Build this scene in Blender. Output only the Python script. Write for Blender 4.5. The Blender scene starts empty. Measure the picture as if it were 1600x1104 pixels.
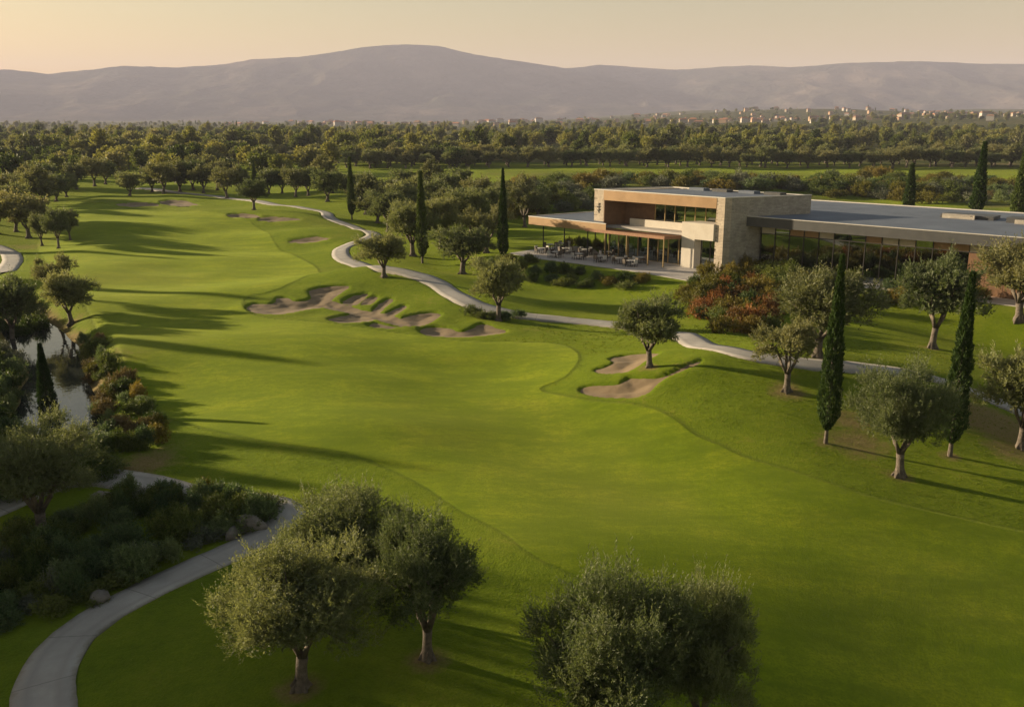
import bpy, math
import numpy as np
from mathutils import Vector
sc = bpy.context.scene
COL = sc.collection
R = math.radians
rng = np.random.default_rng(7)

# ------------------------------------------------------------------ camera
CAM_H = 18.0
FPX = 1422.0                       # focal length in pixels of a 1600 px wide picture
HORIZON = 185.0
PITCH = math.atan((552 - HORIZON) / FPX)
cam = bpy.data.cameras.new('camera'); cam.sensor_width = 36; cam.lens = 36 * FPX / 1600
cam.clip_start = 0.5; cam.clip_end = 40000
co = bpy.data.objects.new('camera', cam); COL.objects.link(co)
co.location = (0, 0, CAM_H); co.rotation_euler = (math.pi / 2 - PITCH, 0, 0); sc.camera = co

# ------------------------------------------------------------------ sky, sun, exposure
SUN_EL, SUN_AZ = 10.8, -68.5       # azimuth clockwise from +Y
w = bpy.data.worlds.new('World'); sc.world = w; w.use_nodes = True
wn = w.node_tree.nodes; wl = w.node_tree.links
sky = wn.new('ShaderNodeTexSky'); sky.sky_type = 'NISHITA'; sky.sun_disc = False
sky.sun_elevation = R(SUN_EL); sky.sun_rotation = R(SUN_AZ % 360)
sky.altitude = 500; sky.air_density = 1.65; sky.dust_density = 1.1; sky.ozone_density = 1.0
warm = wn.new('ShaderNodeMix'); warm.data_type = 'RGBA'; warm.blend_type = 'MULTIPLY'; warm.inputs[0].default_value = 1
warm.inputs[7].default_value = (1.0, 0.88, 0.80, 1)
wl.new(sky.outputs[0], warm.inputs[6]); wl.new(warm.outputs[2], wn['Background'].inputs[0])
wn['Background'].inputs[1].default_value = 0.05
sl = bpy.data.lights.new('sun', 'SUN'); sl.energy = 5.0; sl.angle = R(0.8); sl.color = (1.0, 0.80, 0.52)
so = bpy.data.objects.new('sun', sl); COL.objects.link(so)
sd = Vector((math.sin(R(SUN_AZ)) * math.cos(R(SUN_EL)), math.cos(R(SUN_AZ)) * math.cos(R(SUN_EL)), math.sin(R(SUN_EL))))
so.rotation_euler = sd.to_track_quat('Z', 'Y').to_euler(); so.location = sd * 300
sc.view_settings.view_transform = 'Standard'; sc.view_settings.look = 'None'
sc.view_settings.gamma = 1; sc.view_settings.use_curve_mapping = False
sc.view_settings.exposure = 1.54
sc.cycles.max_bounces = 6; sc.cycles.diffuse_bounces = 3; sc.cycles.glossy_bounces = 3
sc.cycles.transmission_bounces = 4; sc.cycles.transparent_max_bounces = 12; sc.cycles.volume_bounces = 0

# ------------------------------------------------------------------ helpers
def mesh(name, V, F, mats=(), smooth=False, attrs=None, fattrs=None, mi=None):
    V = np.asarray(V, np.float32).reshape(-1, 3); me = bpy.data.meshes.new(name)
    if isinstance(F, np.ndarray):
        k = F.shape[1]; n = len(F)
        me.vertices.add(len(V)); me.vertices.foreach_set('co', V.ravel())
        me.loops.add(n * k); me.loops.foreach_set('vertex_index', F.astype(np.int32).ravel())
        me.polygons.add(n); me.polygons.foreach_set('loop_start', np.arange(0, n * k, k, dtype=np.int32))
        me.update(calc_edges=True)
    else:
        me.from_pydata(V.tolist(), [], [tuple(int(i) for i in f) for f in F])
    for m in (mats if isinstance(mats, (list, tuple)) else [mats]): me.materials.append(m)
    if smooth: me.polygons.foreach_set('use_smooth', np.ones(len(me.polygons), bool))
    if mi is not None: me.polygons.foreach_set('material_index', np.asarray(mi, np.int32))
    for k_, a in (attrs or {}).items():
        at = me.attributes.new(k_, 'FLOAT', 'POINT'); at.data.foreach_set('value', np.asarray(a, np.float32))
    for k_, a in (fattrs or {}).items():
        at = me.attributes.new(k_, 'FLOAT', 'FACE'); at.data.foreach_set('value', np.asarray(a, np.float32))
    return me

def obj(name, me, parent=None, loc=(0, 0, 0), rz=0.0, scale=(1, 1, 1), label=None, cat=None, group=None, kind=None):
    o = bpy.data.objects.new(name, me); COL.objects.link(o)
    o.location = loc; o.rotation_euler = (0, 0, rz); o.scale = scale
    if parent is not None: o.parent = parent
    if label: o['label'] = label
    if cat: o['category'] = cat
    if group: o['group'] = group
    if kind: o['kind'] = kind
    return o

class MB:
    """collects shapes into one mesh"""
    def __init__(s): s.V = []; s.F = []
    def add(s, V, F):
        o = len(s.V); s.V += [tuple(v) for v in V]; s.F += [tuple(i + o for i in f) for f in F]; return s
    def prism(s, poly, z0, z1):
        n = len(poly)
        ar = sum(poly[i][0] * poly[(i + 1) % n][1] - poly[(i + 1) % n][0] * poly[i][1] for i in range(n))
        if ar < 0: poly = poly[::-1]
        V = [(p[0], p[1], z0) for p in poly] + [(p[0], p[1], z1) for p in poly]
        F = [tuple(range(n - 1, -1, -1)), tuple(range(n, 2 * n))] + [(i, (i + 1) % n, n + (i + 1) % n, n + i) for i in range(n)]
        return s.add(V, F)
    def box(s, x0, x1, y0, y1, z0, z1):
        return s.prism([(x0, y0), (x1, y0), (x1, y1), (x0, y1)], z0, z1)
    def tube(s, P, rad, n=7):
        P = [Vector(p) for p in P]; rings = []
        for i, p in enumerate(P):
            d = (P[min(i + 1, len(P) - 1)] - P[max(i - 1, 0)]).normalized()
            a = d.orthogonal().normalized() if abs(d.z) < .9 else d.cross(Vector((0, 1, 0))).normalized(); b = d.cross(a)
            rings.append([p + (a * math.cos(2 * math.pi * k / n) + b * math.sin(2 * math.pi * k / n)) * rad[i] for k in range(n)])
        V = [v for r in rings for v in r]
        F = [(i * n + k, i * n + (k + 1) % n, (i + 1) * n + (k + 1) % n, (i + 1) * n + k) for i in range(len(P) - 1) for k in range(n)]
        F += [tuple(range(n - 1, -1, -1)), tuple((len(P) - 1) * n + k for k in range(n))]
        return s.add(V, F)
    def mesh(s, name, mat, smooth=False): return mesh(name, s.V, s.F, mat, smooth)
    def build(s, name, mat, parent=None, smooth=False, **kw): return obj(name, s.mesh(name, mat, smooth), parent, **kw)

def sstep(a, b, x):
    t = np.clip((x - a) / (b - a), 0, 1); return t * t * (3 - 2 * t)

def vnoise(x, y, seed=0):
    """smooth value noise on a unit lattice, -1..1"""
    xi = np.floor(x).astype(np.int64); yi = np.floor(y).astype(np.int64); fx = x - xi; fy = y - yi
    def h(a, b):
        n = (a * 374761393 + b * 668265263 + seed * 974711) & 0x7fffffff
        n = ((n ^ (n >> 13)) * 1274126177) & 0x7fffffff
        return ((n ^ (n >> 16)) & 0xffff) / 32767.5 - 1
    u = fx * fx * fx * (fx * (fx * 6 - 15) + 10); v = fy * fy * fy * (fy * (fy * 6 - 15) + 10)
    return (h(xi, yi) * (1 - u) + h(xi + 1, yi) * u) * (1 - v) + (h(xi, yi + 1) * (1 - u) + h(xi + 1, yi + 1) * u) * v

def polysdf(x, y, poly):
    """signed distance to polygon, negative inside"""
    P = np.asarray(poly, float); d = np.full(x.shape, 1e18); ins = np.zeros(x.shape, bool)
    for i in range(len(P)):
        ax, ay = P[i]; bx, by = P[(i + 1) % len(P)]
        ex, ey = bx - ax, by - ay
        t = np.clip(((x - ax) * ex + (y - ay) * ey) / (ex * ex + ey * ey + 1e-12), 0, 1)
        d = np.minimum(d, (x - ax - t * ex) ** 2 + (y - ay - t * ey) ** 2)
        if ay != by:
            c = ((ay > y) != (by > y)) & (x < (bx - ax) * (y - ay) / (by - ay) + ax); ins ^= c
    d = np.sqrt(d); return np.where(ins, -d, d)

def linedist(x, y, pts):
    d = np.full(x.shape, 1e18)
    for (ax, ay), (bx, by) in zip(pts[:-1], pts[1:]):
        ex, ey = bx - ax, by - ay
        t = np.clip(((x - ax) * ex + (y - ay) * ey) / (ex * ex + ey * ey + 1e-12), 0, 1)
        d = np.minimum(d, (x - ax - t * ex) ** 2 + (y - ay - t * ey) ** 2)
    return np.sqrt(d)

def smooth_line(pts, step):
    P = np.asarray(pts, float); P = np.vstack([2 * P[0] - P[1], P, 2 * P[-1] - P[-2]]); out = []
    for i in range(1, len(P) - 2):
        n = max(2, int(np.linalg.norm(P[i + 1][:2] - P[i][:2]) / step)); t = (np.arange(n) / n)[:, None]
        a, b, c, d = P[i - 1], P[i], P[i + 1], P[i + 2]
        out.append(.5 * (2 * b + (c - a) * t + (2 * a - 5 * b + 4 * c - d) * t ** 2 + (3 * b - a - 3 * c + d) * t ** 3))
    out.append(P[-2][None]); return np.vstack(out)

def smooth_poly(pts, step=.4):
    P = np.asarray(pts, float); n = len(P); out = []
    for i in range(n):
        a, b, c, d = P[i - 1], P[i], P[(i + 1) % n], P[(i + 2) % n]
        k = max(2, min(8, int(np.linalg.norm(c - b) / step))); t = (np.arange(k) / k)[:, None]
        out.append(.5 * (2 * b + (c - a) * t + (2 * a - 5 * b + 4 * c - d) * t ** 2 + (3 * b - a - 3 * c + d) * t ** 3))
    return np.vstack(out)

CP, SP = math.cos(PITCH), math.sin(PITCH)
def ray(px, py):
    u = (px - 800) / FPX; v = (552 - py) / FPX
    return np.array([u, CP + v * SP, -SP + v * CP])
def flat(px, py, z=0.0):
    d = ray(px, py); t = (z - CAM_H) / d[2]; return (d[0] * t, d[1] * t)
def depth_at(x, y, z): return y * CP + (CAM_H - z) * SP
def to_px(x, y, z):
    D = depth_at(x, y, z); return 800 + FPX * x / D, 552 - FPX * ((y) * SP + (z - CAM_H) * CP) / D

# ------------------------------------------------------------------ materials
def mat(name):
    m = bpy.data.materials.new(name); m.use_nodes = True; nt = m.node_tree
    return m, nt.nodes, nt.links, nt.nodes['Principled BSDF']
def node(n, t, **kw):
    o = n.new(t)
    for k, v in kw.items(): setattr(o, k, v)
    return o
def noise(n, l, scale, detail=4, rough=.55, vec=None, coord='Object'):
    t = n.new('ShaderNodeTexNoise'); t.inputs['Scale'].default_value = scale; t.inputs['Detail'].default_value = detail; t.inputs['Roughness'].default_value = rough
    if vec is None:
        c = n.new('ShaderNodeTexCoord'); vec = c.outputs[coord]
    l.new(vec, t.inputs['Vector']); return t.outputs['Fac']
def ramp(n, l, fac, stops):
    r = n.new('ShaderNodeValToRGB'); e = r.color_ramp.elements
    while len(e) < len(stops): e.new(.5)
    for i, (p, c) in enumerate(stops): e[i].position = p; e[i].color = (*c, 1) if len(c) == 3 else c
    l.new(fac, r.inputs[0]); return r.outputs[0]
def mixc(n, l, fac, a, b, blend='MIX'):
    m = n.new('ShaderNodeMix'); m.data_type = 'RGBA'; m.blend_type = blend
    for s, v in ((0, fac), (6, a), (7, b)):
        if hasattr(v, 'is_output'): l.new(v, m.inputs[s])
        elif s == 0: m.inputs[s].default_value = v
        else: m.inputs[s].default_value = (*v, 1)
    return m.outputs[2]
def math_(n, l, op, a, b=0.0, clamp=False):
    m = n.new('ShaderNodeMath'); m.operation = op; m.use_clamp = clamp
    for s, v in ((0, a), (1, b)):
        if hasattr(v, 'is_output'): l.new(v, m.inputs[s])
        else: m.inputs[s].default_value = v
    return m.outputs[0]
def attr(n, name): a = n.new('ShaderNodeAttribute'); a.attribute_name = name; return a.outputs['Fac']
def bump(n, l, h, strength, dist, b):
    x = n.new('ShaderNodeBump'); x.inputs['Strength'].default_value = strength; x.inputs['Distance'].default_value = dist
    l.new(h, x.inputs['Height']); l.new(x.outputs[0], b.inputs['Normal'])

def simple(name, c1, c2=None, scale=2., rough=.7, bmp=.0, metal=0., coord='Object', bscale=None):
    m, n, l, b = mat(name); b.inputs['Roughness'].default_value = rough; b.inputs['Metallic'].default_value = metal
    if c2 is None: b.inputs['Base Color'].default_value = (*c1, 1)
    else:
        f = noise(n, l, scale, 5, .6, coord=coord); l.new(ramp(n, l, f, [(.3, c1), (.7, c2)]), b.inputs['Base Color'])
    if bmp: bump(n, l, noise(n, l, bscale or scale * 4, 5, .6, coord=coord), bmp, .05, b)
    return m

def grass_material():
    m, n, l, b = mat('grass_ground')
    fw, so_, far, pt = attr(n, 'fairway'), attr(n, 'soil'), attr(n, 'wild'), attr(n, 'stripe')
    tc = n.new('ShaderNodeTexCoord').outputs['Object']
    big = noise(n, l, .035, 4, .6, tc); mid = noise(n, l, .28, 5, .62, tc); fine = noise(n, l, 2.2, 5, .7, tc); vfine = noise(n, l, 11., 3, .7, tc)
    fairc = ramp(n, l, mid, [(.28, (.098, .142, .004)), (.5, (.160, .210, .006)), (.70, (.232, .262, .010))])
    fairc = mixc(n, l, math_(n, l, 'MULTIPLY', ramp(n, l, fine, [(.35, (1, 1, 1)), (.60, (0, 0, 0))]), .50), fairc, (.062, .100, .003))
    fairc = mixc(n, l, math_(n, l, 'MULTIPLY', ramp(n, l, vfine, [(.36, (1, 1, 1)), (.56, (0, 0, 0))]), .50), fairc, (.055, .090, .003))
    mp = n.new('ShaderNodeMapping'); mp.inputs['Scale'].default_value = (.35, 1.0, 1); mp.inputs['Rotation'].default_value = (0, 0, .35); l.new(tc, mp.inputs['Vector'])
    strk = noise(n, l, .55, 5, .68, mp.outputs[0])
    fairc = mixc(n, l, math_(n, l, 'MULTIPLY', ramp(n, l, strk, [(.40, (1, 1, 1)), (.58, (0, 0, 0))]), .75), fairc, (.072, .118, .003))
    rsum = math_(n, l, 'ADD', math_(n, l, 'MULTIPLY', mid, .55), math_(n, l, 'MULTIPLY', fine, .45))
    rough = ramp(n, l, rsum, [(.34, (.062, .100, .003)), (.46, (.100, .148, .005)), (.58, (.136, .180, .008)), (.72, (.195, .190, .028))])
    rough = mixc(n, l, math_(n, l, 'MULTIPLY', ramp(n, l, vfine, [(.40, (1, 1, 1)), (.60, (0, 0, 0))]), .35), rough, (.055, .090, .004))
    g = mixc(n, l, fw, rough, fairc)
    g = mixc(n, l, math_(n, l, 'MULTIPLY', pt, .8), g, (.035, .06, .006))
    dry = ramp(n, l, big, [(.50, (0, 0, 0)), (.68, (1, 1, 1))])
    g = mixc(n, l, math_(n, l, 'MULTIPLY', dry, .30), g, (.19, .17, .04))
    sn = math_(n, l, 'ADD', so_, math_(n, l, 'MULTIPLY', math_(n, l, 'SUBTRACT', math_(n, l, 'ADD', math_(n, l, 'MULTIPLY', fine, .5), math_(n, l, 'MULTIPLY', mid, .5)), .5), 1.6))
    sf = math_(n, l, 'MULTIPLY', ramp(n, l, sn, [(.35, (0, 0, 0)), (.75, (1, 1, 1))]), ramp(n, l, so_, [(.02, (0, 0, 0)), (.2, (1, 1, 1))]))
    soilc = ramp(n, l, vfine, [(.3, (.13, .080, .045)), (.7, (.24, .16, .09))])
    g = mixc(n, l, math_(n, l, 'MULTIPLY', sf, .85), g, soilc)
    wn_ = noise(n, l, .05, 5, .65, tc)
    wild = ramp(n, l, wn_, [(.35, (.040, .058, .016)), (.5, (.080, .085, .025)), (.65, (.14, .115, .05))])
    g = mixc(n, l, far, g, wild)
    l.new(g, b.inputs['Base Color']); b.inputs['Roughness'].default_value = .9
    b.inputs['Specular IOR Level'].default_value = .04
    l.new(math_(n, l, 'MULTIPLY', math_(n, l, 'SUBTRACT', 1.0, far), .12), b.inputs['Sheen Weight']); b.inputs['Sheen Roughness'].default_value = .5; b.inputs['Sheen Tint'].default_value = (.75, .85, .15, 1)
    h = math_(n, l, 'ADD', math_(n, l, 'MULTIPLY', fine, .6), math_(n, l, 'MULTIPLY', vfine, .5))
    h = math_(n, l, 'MULTIPLY', h, math_(n, l, 'SUBTRACT', 1.0, math_(n, l, 'MULTIPLY', fw, .84)))
    bump(n, l, h, .6, .25, b)
    return m

def leaf_material(name, dark, mid_, light, under=None, trans=.35, rough=.55, vary=.25):
    m, n, l, b = mat(name); n.remove(b); out = n['Material Output']
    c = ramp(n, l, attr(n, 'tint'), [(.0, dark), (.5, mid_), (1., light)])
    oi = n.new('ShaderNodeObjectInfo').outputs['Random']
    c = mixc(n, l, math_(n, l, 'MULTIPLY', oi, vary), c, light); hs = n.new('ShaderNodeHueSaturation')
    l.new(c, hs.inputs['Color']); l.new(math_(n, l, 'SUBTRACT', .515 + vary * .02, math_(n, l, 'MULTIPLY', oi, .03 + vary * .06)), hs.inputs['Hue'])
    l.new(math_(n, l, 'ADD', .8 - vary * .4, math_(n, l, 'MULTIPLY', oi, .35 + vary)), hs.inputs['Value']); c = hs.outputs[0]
    if under:
        g = n.new('ShaderNodeNewGeometry'); c2 = mixc(n, l, math_(n, l, 'MULTIPLY', g.outputs['Backfacing'], .65), c, under)
    else: c2 = c
    p = n.new('ShaderNodeBsdfPrincipled'); l.new(c2, p.inputs['Base Color']); p.inputs['Roughness'].default_value = rough; p.inputs['Specular IOR Level'].default_value = .22
    t = n.new('ShaderNodeBsdfTranslucent'); l.new(mixc(n, l, .5, c, (1., .95, .35), 'MULTIPLY'), t.inputs['Color'])
    mx = n.new('ShaderNodeMixShader'); mx.inputs[0].default_value = trans
    l.new(p.outputs[0], mx.inputs[1]); l.new(t.outputs[0], mx.inputs[2]); l.new(mx.outputs[0], out.inputs[0]); return m

def stone_material(name, c1, c2, c3, sc_=1.0):
    m, n, l, b = mat(name); tc = n.new('ShaderNodeTexCoord').outputs['Object']
    s = n.new('ShaderNodeSeparateXYZ'); l.new(tc, s.inputs[0])
    k = math_(n, l, 'ADD', s.outputs[0], s.outputs[1]); cb = n.new('ShaderNodeCombineXYZ'); l.new(k, cb.inputs[0]); l.new(s.outputs[2], cb.inputs[1])
    br = n.new('ShaderNodeTexBrick'); l.new(cb.outputs[0], br.inputs['Vector'])
    br.inputs['Color1'].default_value = (*c1, 1); br.inputs['Color2'].default_value = (*c2, 1); br.inputs['Mortar'].default_value = (*c3, 1)
    br.inputs['Scale'].default_value = sc_; br.inputs['Brick Width'].default_value = .62; br.inputs['Row Height'].default_value = .17; br.inputs['Mortar Size'].default_value = .008
    br.offset = .37; br.squash_frequency = 3; br.squash = 1.4
    f = noise(n, l, 1.3, 6, .7, tc); c = mixc(n, l, .55, br.outputs['Color'], ramp(n, l, f, [(.3, (.55, .52, .5)), (.7, (1.3, 1.28, 1.22))]), 'MULTIPLY')
    l.new(c, b.inputs['Base Color']); b.inputs['Roughness'].default_value = .85
    h = math_(n, l, 'ADD', math_(n, l, 'MULTIPLY', br.outputs['Fac'], -.8), math_(n, l, 'MULTIPLY', noise(n, l, 5., 5, .7, tc), .7)); bump(n, l, h, .8, .06, b)
    return m

def glass_material(name, tint, refl=.3):
    m, n, l, b = mat(name); n.remove(b)
    tr = n.new('ShaderNodeBsdfTransparent'); tr.inputs[0].default_value = (*tint, 1)
    g = n.new('ShaderNodeBsdfGlossy'); g.inputs['Roughness'].default_value = .02; g.inputs[0].default_value = (.9, .95, .92, 1)
    f = n.new('ShaderNodeFresnel'); f.inputs[0].default_value = 1.5
    mx = n.new('ShaderNodeMixShader'); l.new(math_(n, l, 'ADD', math_(n, l, 'MULTIPLY', f.outputs[0], 1.3), refl, True), mx.inputs[0])
    l.new(tr.outputs[0], mx.inputs[1]); l.new(g.outputs[0], mx.inputs[2]); l.new(mx.outputs[0], n['Material Output'].inputs[0]); return m

def path_material():
    m, n, l, b = mat('path_concrete'); tc = n.new('ShaderNodeTexCoord').outputs['Object']
    big = noise(n, l, .45, 6, .65, tc); c = ramp(n, l, big, [(.3, (.25, .235, .215)), (.55, (.33, .31, .285)), (.75, (.40, .38, .35))])
    ac, al = attr(n, 'across'), attr(n, 'along')
    tr_ = math_(n, l, 'ABSOLUTE', math_(n, l, 'SUBTRACT', math_(n, l, 'ABSOLUTE', ac), .24)); trk = math_(n, l, 'MULTIPLY', ramp(n, l, tr_, [(.0, (1, 1, 1)), (.11, (0, 0, 0))]), math_(n, l, 'MULTIPLY', noise(n, l, .9, 4, .6, tc), .55))
    c = mixc(n, l, trk, c, (.17, .155, .14))
    ed = ramp(n, l, math_(n, l, 'ADD', math_(n, l, 'ABSOLUTE', ac), math_(n, l, 'MULTIPLY', math_(n, l, 'SUBTRACT', noise(n, l, 2.5, 5, .7, tc), .5), .35)), [(.40, (0, 0, 0)), (.52, (1, 1, 1))])
    c = mixc(n, l, math_(n, l, 'MULTIPLY', ed, .6), c, (.16, .135, .085))
    jt = math_(n, l, 'LESS_THAN', math_(n, l, 'FRACT', math_(n, l, 'DIVIDE', al, 3.2)), .014); c = mixc(n, l, math_(n, l, 'MULTIPLY', jt, .55), c, (.10, .09, .08))
    l.new(c, b.inputs['Base Color']); b.inputs['Roughness'].default_value = .85; bump(n, l, noise(n, l, 9., 5, .6, tc), .12, .05, b); return m

M = {}
M['grass'] = grass_material()
M['sand'] = simple('bunker_sand', (.155, .108, .058), (.235, .172, .098), .9, .95, .35, bscale=6)
M['path'] = path_material()
M['bark'] = simple('olive_bark', (.055, .044, .035), (.16, .132, .105), 5, .95, .9, bscale=14)
M['olive'] = leaf_material('olive_leaves', (.056, .080, .024), (.122, .152, .054), (.215, .235, .105), (.20, .22, .13), .45, .55)
M['olive_pale'] = leaf_material('pale_olive_leaves', (.075, .090, .028), (.150, .160, .058), (.25, .24, .11), (.23, .24, .14), .42, .6)
M['cypress'] = leaf_material('cypress_leaves', (.020, .042, .010), (.044, .078, .018), (.09, .13, .032), None, .22, .65)
M['wood_leaf'] = leaf_material('woodland_leaves', (.055, .086, .016), (.115, .145, .032), (.20, .21, .06), None, .42, .65, .5)
M['shrub_green'] = leaf_material('green_shrub_leaves', (.030, .056, .012), (.075, .112, .024), (.16, .185, .045), None, .36, .5)
M['shrub_dark'] = leaf_material('dark_shrub_leaves', (.046, .082, .032), (.105, .158, .062), (.18, .235, .10), None, .38, .5)
M['shrub_red'] = leaf_material('red_shrub_leaves', (.060, .036, .012), (.19, .082, .026), (.34, .19, .045), None, .35, .5)
M['shrub_yellow'] = leaf_material('yellow_shrub_leaves', (.05, .055, .010), (.14, .13, .020), (.26, .21, .04), None, .35, .5)
M['shrub_grey'] = leaf_material('grey_shrub_leaves', (.06, .075, .045), (.12, .135, .09), (.20, .21, .15), None, .2, .6)
M['shrub_brown'] = leaf_material('brown_shrub_leaves', (.045, .040, .018), (.11, .090, .035), (.20, .15, .06), None, .3, .6)
M['stone'] = stone_material('clubhouse_stone', (.44, .40, .345), (.34, .31, .275), (.20, .18, .16))
M['stone_warm'] = stone_material('pale_pier_stone', (.54, .46, .37), (.46, .39, .31), (.30, .25, .2))
M['render_pale'] = simple('pale_stucco', (.50, .45, .385), (.57, .52, .45), 1.2, .85, .1)
M['bronze'] = simple('bronze_cladding', (.27, .172, .09), (.34, .22, .12), .8, .45, .05, .35)
M['brown'] = simple('brown_timber_cladding', (.13, .068, .034), (.19, .10, .05), 2, .6, .1)
M['rust'] = simple('weathered_slats', (.24, .115, .058), (.33, .17, .09), 3, .7, .1)
M['charcoal'] = simple('charcoal_fascia', (.045, .047, .05), (.065, .065, .067), 1, .5)
M['roof'] = simple('grey_roof_membrane', (.085, .105, .145), (.13, .155, .20), .35, .75, .1)
M['rim'] = simple('pale_metal_rim', (.52, .49, .45), (.6, .57, .53), 2, .5, 0, .2)
M['dark_metal'] = simple('dark_metal', (.03, .028, .026), (.05, .047, .043), 3, .45, 0, .4)
M['gold_metal'] = simple('bronze_mullions', (.26, .19, .09), (.34, .25, .12), 3, .4, 0, .5)
M['glass'] = glass_material('window_glass', (.40, .47, .44), .22)
M['interior'] = simple('interior_wall', (.20, .15, .10), (.28, .22, .15), 1.5, .9)
M['curtain'] = simple('interior_curtain', (.42, .36, .26), (.5, .44, .33), 6, .9)
M['paving'] = simple('terrace_paving', (.36, .33, .305), (.45, .42, .39), 1.1, .8, .08)
M['white'] = simple('white_furniture', (.42, .40, .37), (.5, .48, .45), 3, .6)
M['wicker'] = simple('dark_wicker', (.055, .043, .033), (.11, .088, .068), 8, .8)
M['rock'] = simple('bank_rock', (.10, .088, .076), (.20, .18, .158), 2.2, .9, .8)
M['mountain'] = None

# ------------------------------------------------------------------ terrain shape
PLAT = 1.0                                     # level of the clubhouse plateau
A = np.array([10.4, 116.0]); Bc = np.array([23.9, 103.0])
U = (Bc - A) / np.linalg.norm(Bc - A); VV = np.array([10.4, 4.0]) / np.hypot(10.4, 4.0)
FRONT = np.array([-.694, -.72])
def pl(a, b): p = A + U * a + VV * b; return (float(p[0]), float(p[1]))
W1 = np.array([26.7, 104.1]); UW = np.array([21., -19.3]) / np.hypot(21., 19.3); NW = np.array([.65, .76]) / 1.0
plat_poly = [flat(780, 400, PLAT), flat(830, 408, PLAT), flat(1000, 431, PLAT), flat(1092, 444, PLAT), (30, 96), (58, 74), (90, 60), (110, 85), (60, 130), (20, 140), (-4, 130)]
creek_px = [(-260, 380), (-90, 440), (0, 480), (48, 520), (78, 548), (92, 575), (92, 610), (94, 645), (80, 682), (20, 705), (-80, 725), (-300, 790)]
creek = [flat(a, b, -1.3) for a, b in creek_px]
waves = []
_r = np.random.default_rng(11)
for wl_, am in ((17, .055), (23, .085), (29, .10), (37, .14), (48, .16), (70, .22), (95, .30)):
    th = _r.uniform(0, math.pi); waves.append((math.cos(th) / wl_, math.sin(th) / wl_, am, _r.uniform(0, 6.28)))
bumps = []                                     # (x, y, rx, ry, height, angle)
def mound(px, py, rx, ry, h, ang=0): x, y = flat(px, py); bumps.append((x, y, rx, ry, h, ang))
mound(1180, 600, 12, 9, 1.15, .3); mound(1450, 640, 14, 11, 1.1, .2); mound(1080, 620, 5, 4, .45)
mound(640, 452, 12, 5, 1.1, -.35); mound(760, 480, 8, 4, .7, -.3); mound(560, 440, 8, 4, .6)
mound(900, 470, 10, 5, .5); mound(1060, 545, 7, 4, .55); mound(420, 340, 22, 9, 1.0); mound(240, 312, 20, 8, .9); mound(480, 368, 12, 6, .8)
mound(300, 470, 14, 5, .5, .3); mound(330, 400, 16, 6, .5, .2); mound(150, 560, 7, 5, .4)
mound(800, 700, 22, 7, -.35, .5); mound(1150, 900, 10, 6, .25)
def zbase(x, y):
    x = np.asarray(x, float); y = np.asarray(y, float); r = np.hypot(x, y); z = np.zeros_like(x)
    for a, b, am, ph in waves: z = z + am * np.sin(6.2832 * (a * x + b * y) + ph)
    z = 1.45 * z * (1 - .6 * sstep(150, 400, r)) + .38 * vnoise(x / 9 + .3 * y / 9, y / 7, 6) * (1 - sstep(150, 300, r)) * .45 + .28 * vnoise(x / 14, y / 14, 3) * (1 - sstep(120, 260, r))
    sdn = np.clip(.90 * x - .43 * y + 22, 0, 62); z = z - .095 * np.where(sdn < 20, sdn * sdn / 40, sdn - 10) * (1 - sstep(62, 105, r)) * sstep(-22, -12, x + 0 * y)  # slope added to the near ground, tilted away from the sun to darken it
    z = z + 1.25 * np.exp(-((.90 * x - .43 * y + 13) / 19) ** 2) * (1 - sstep(62, 105, r)) * sstep(-30, -10, x)  # added ridge, its sun-facing side shaped to brighten the middle fairway
    for bx, by, rx, ry, h, an in bumps:
        c, s = math.cos(an), math.sin(an); dx, dy = x - bx, y - by
        z = z + h * np.exp(-(((c * dx + s * dy) / rx) ** 2 + ((-s * dx + c * dy) / ry) ** 2))
    pd = polysdf(x, y, plat_poly); k = 1 - sstep(0, 9, pd); z = z * (1 - k) + PLAT * k
    cd = linedist(x, y, creek); wv = 1.9 + .5 * vnoise(x / 4, y / 4, 9)
    z = z - (2.1 + z * .8) * (1 - sstep(wv * .4, wv + 3.2, cd))
    z = z + sstep(500, 3200, r) * (6 + 3 * vnoise(x / 700, y / 700, 5)) * sstep(-500, 1100, x - .05 * y) * 7.5 + sstep(600, 2500, r) * 2.5 * vnoise(x / 260, y / 260, 8)
    return z
def hit(px, py):
    d = ray(px, py); t = np.geomspace(12, 9000, 2600); P = d[None] * t[:, None]; P[:, 2] += CAM_H
    g = P[:, 2] - zbase(P[:, 0], P[:, 1]); i = np.argmax(g < 0)
    if g[i] >= 0: i = len(t) - 1
    f = g[i - 1] / (g[i - 1] - g[i] + 1e-9); p = P[i - 1] * (1 - f) + P[i] * f; return (float(p[0]), float(p[1]))
def z1(x, y): return float(zbase(np.array([x]), np.array([y]))[0])

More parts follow.
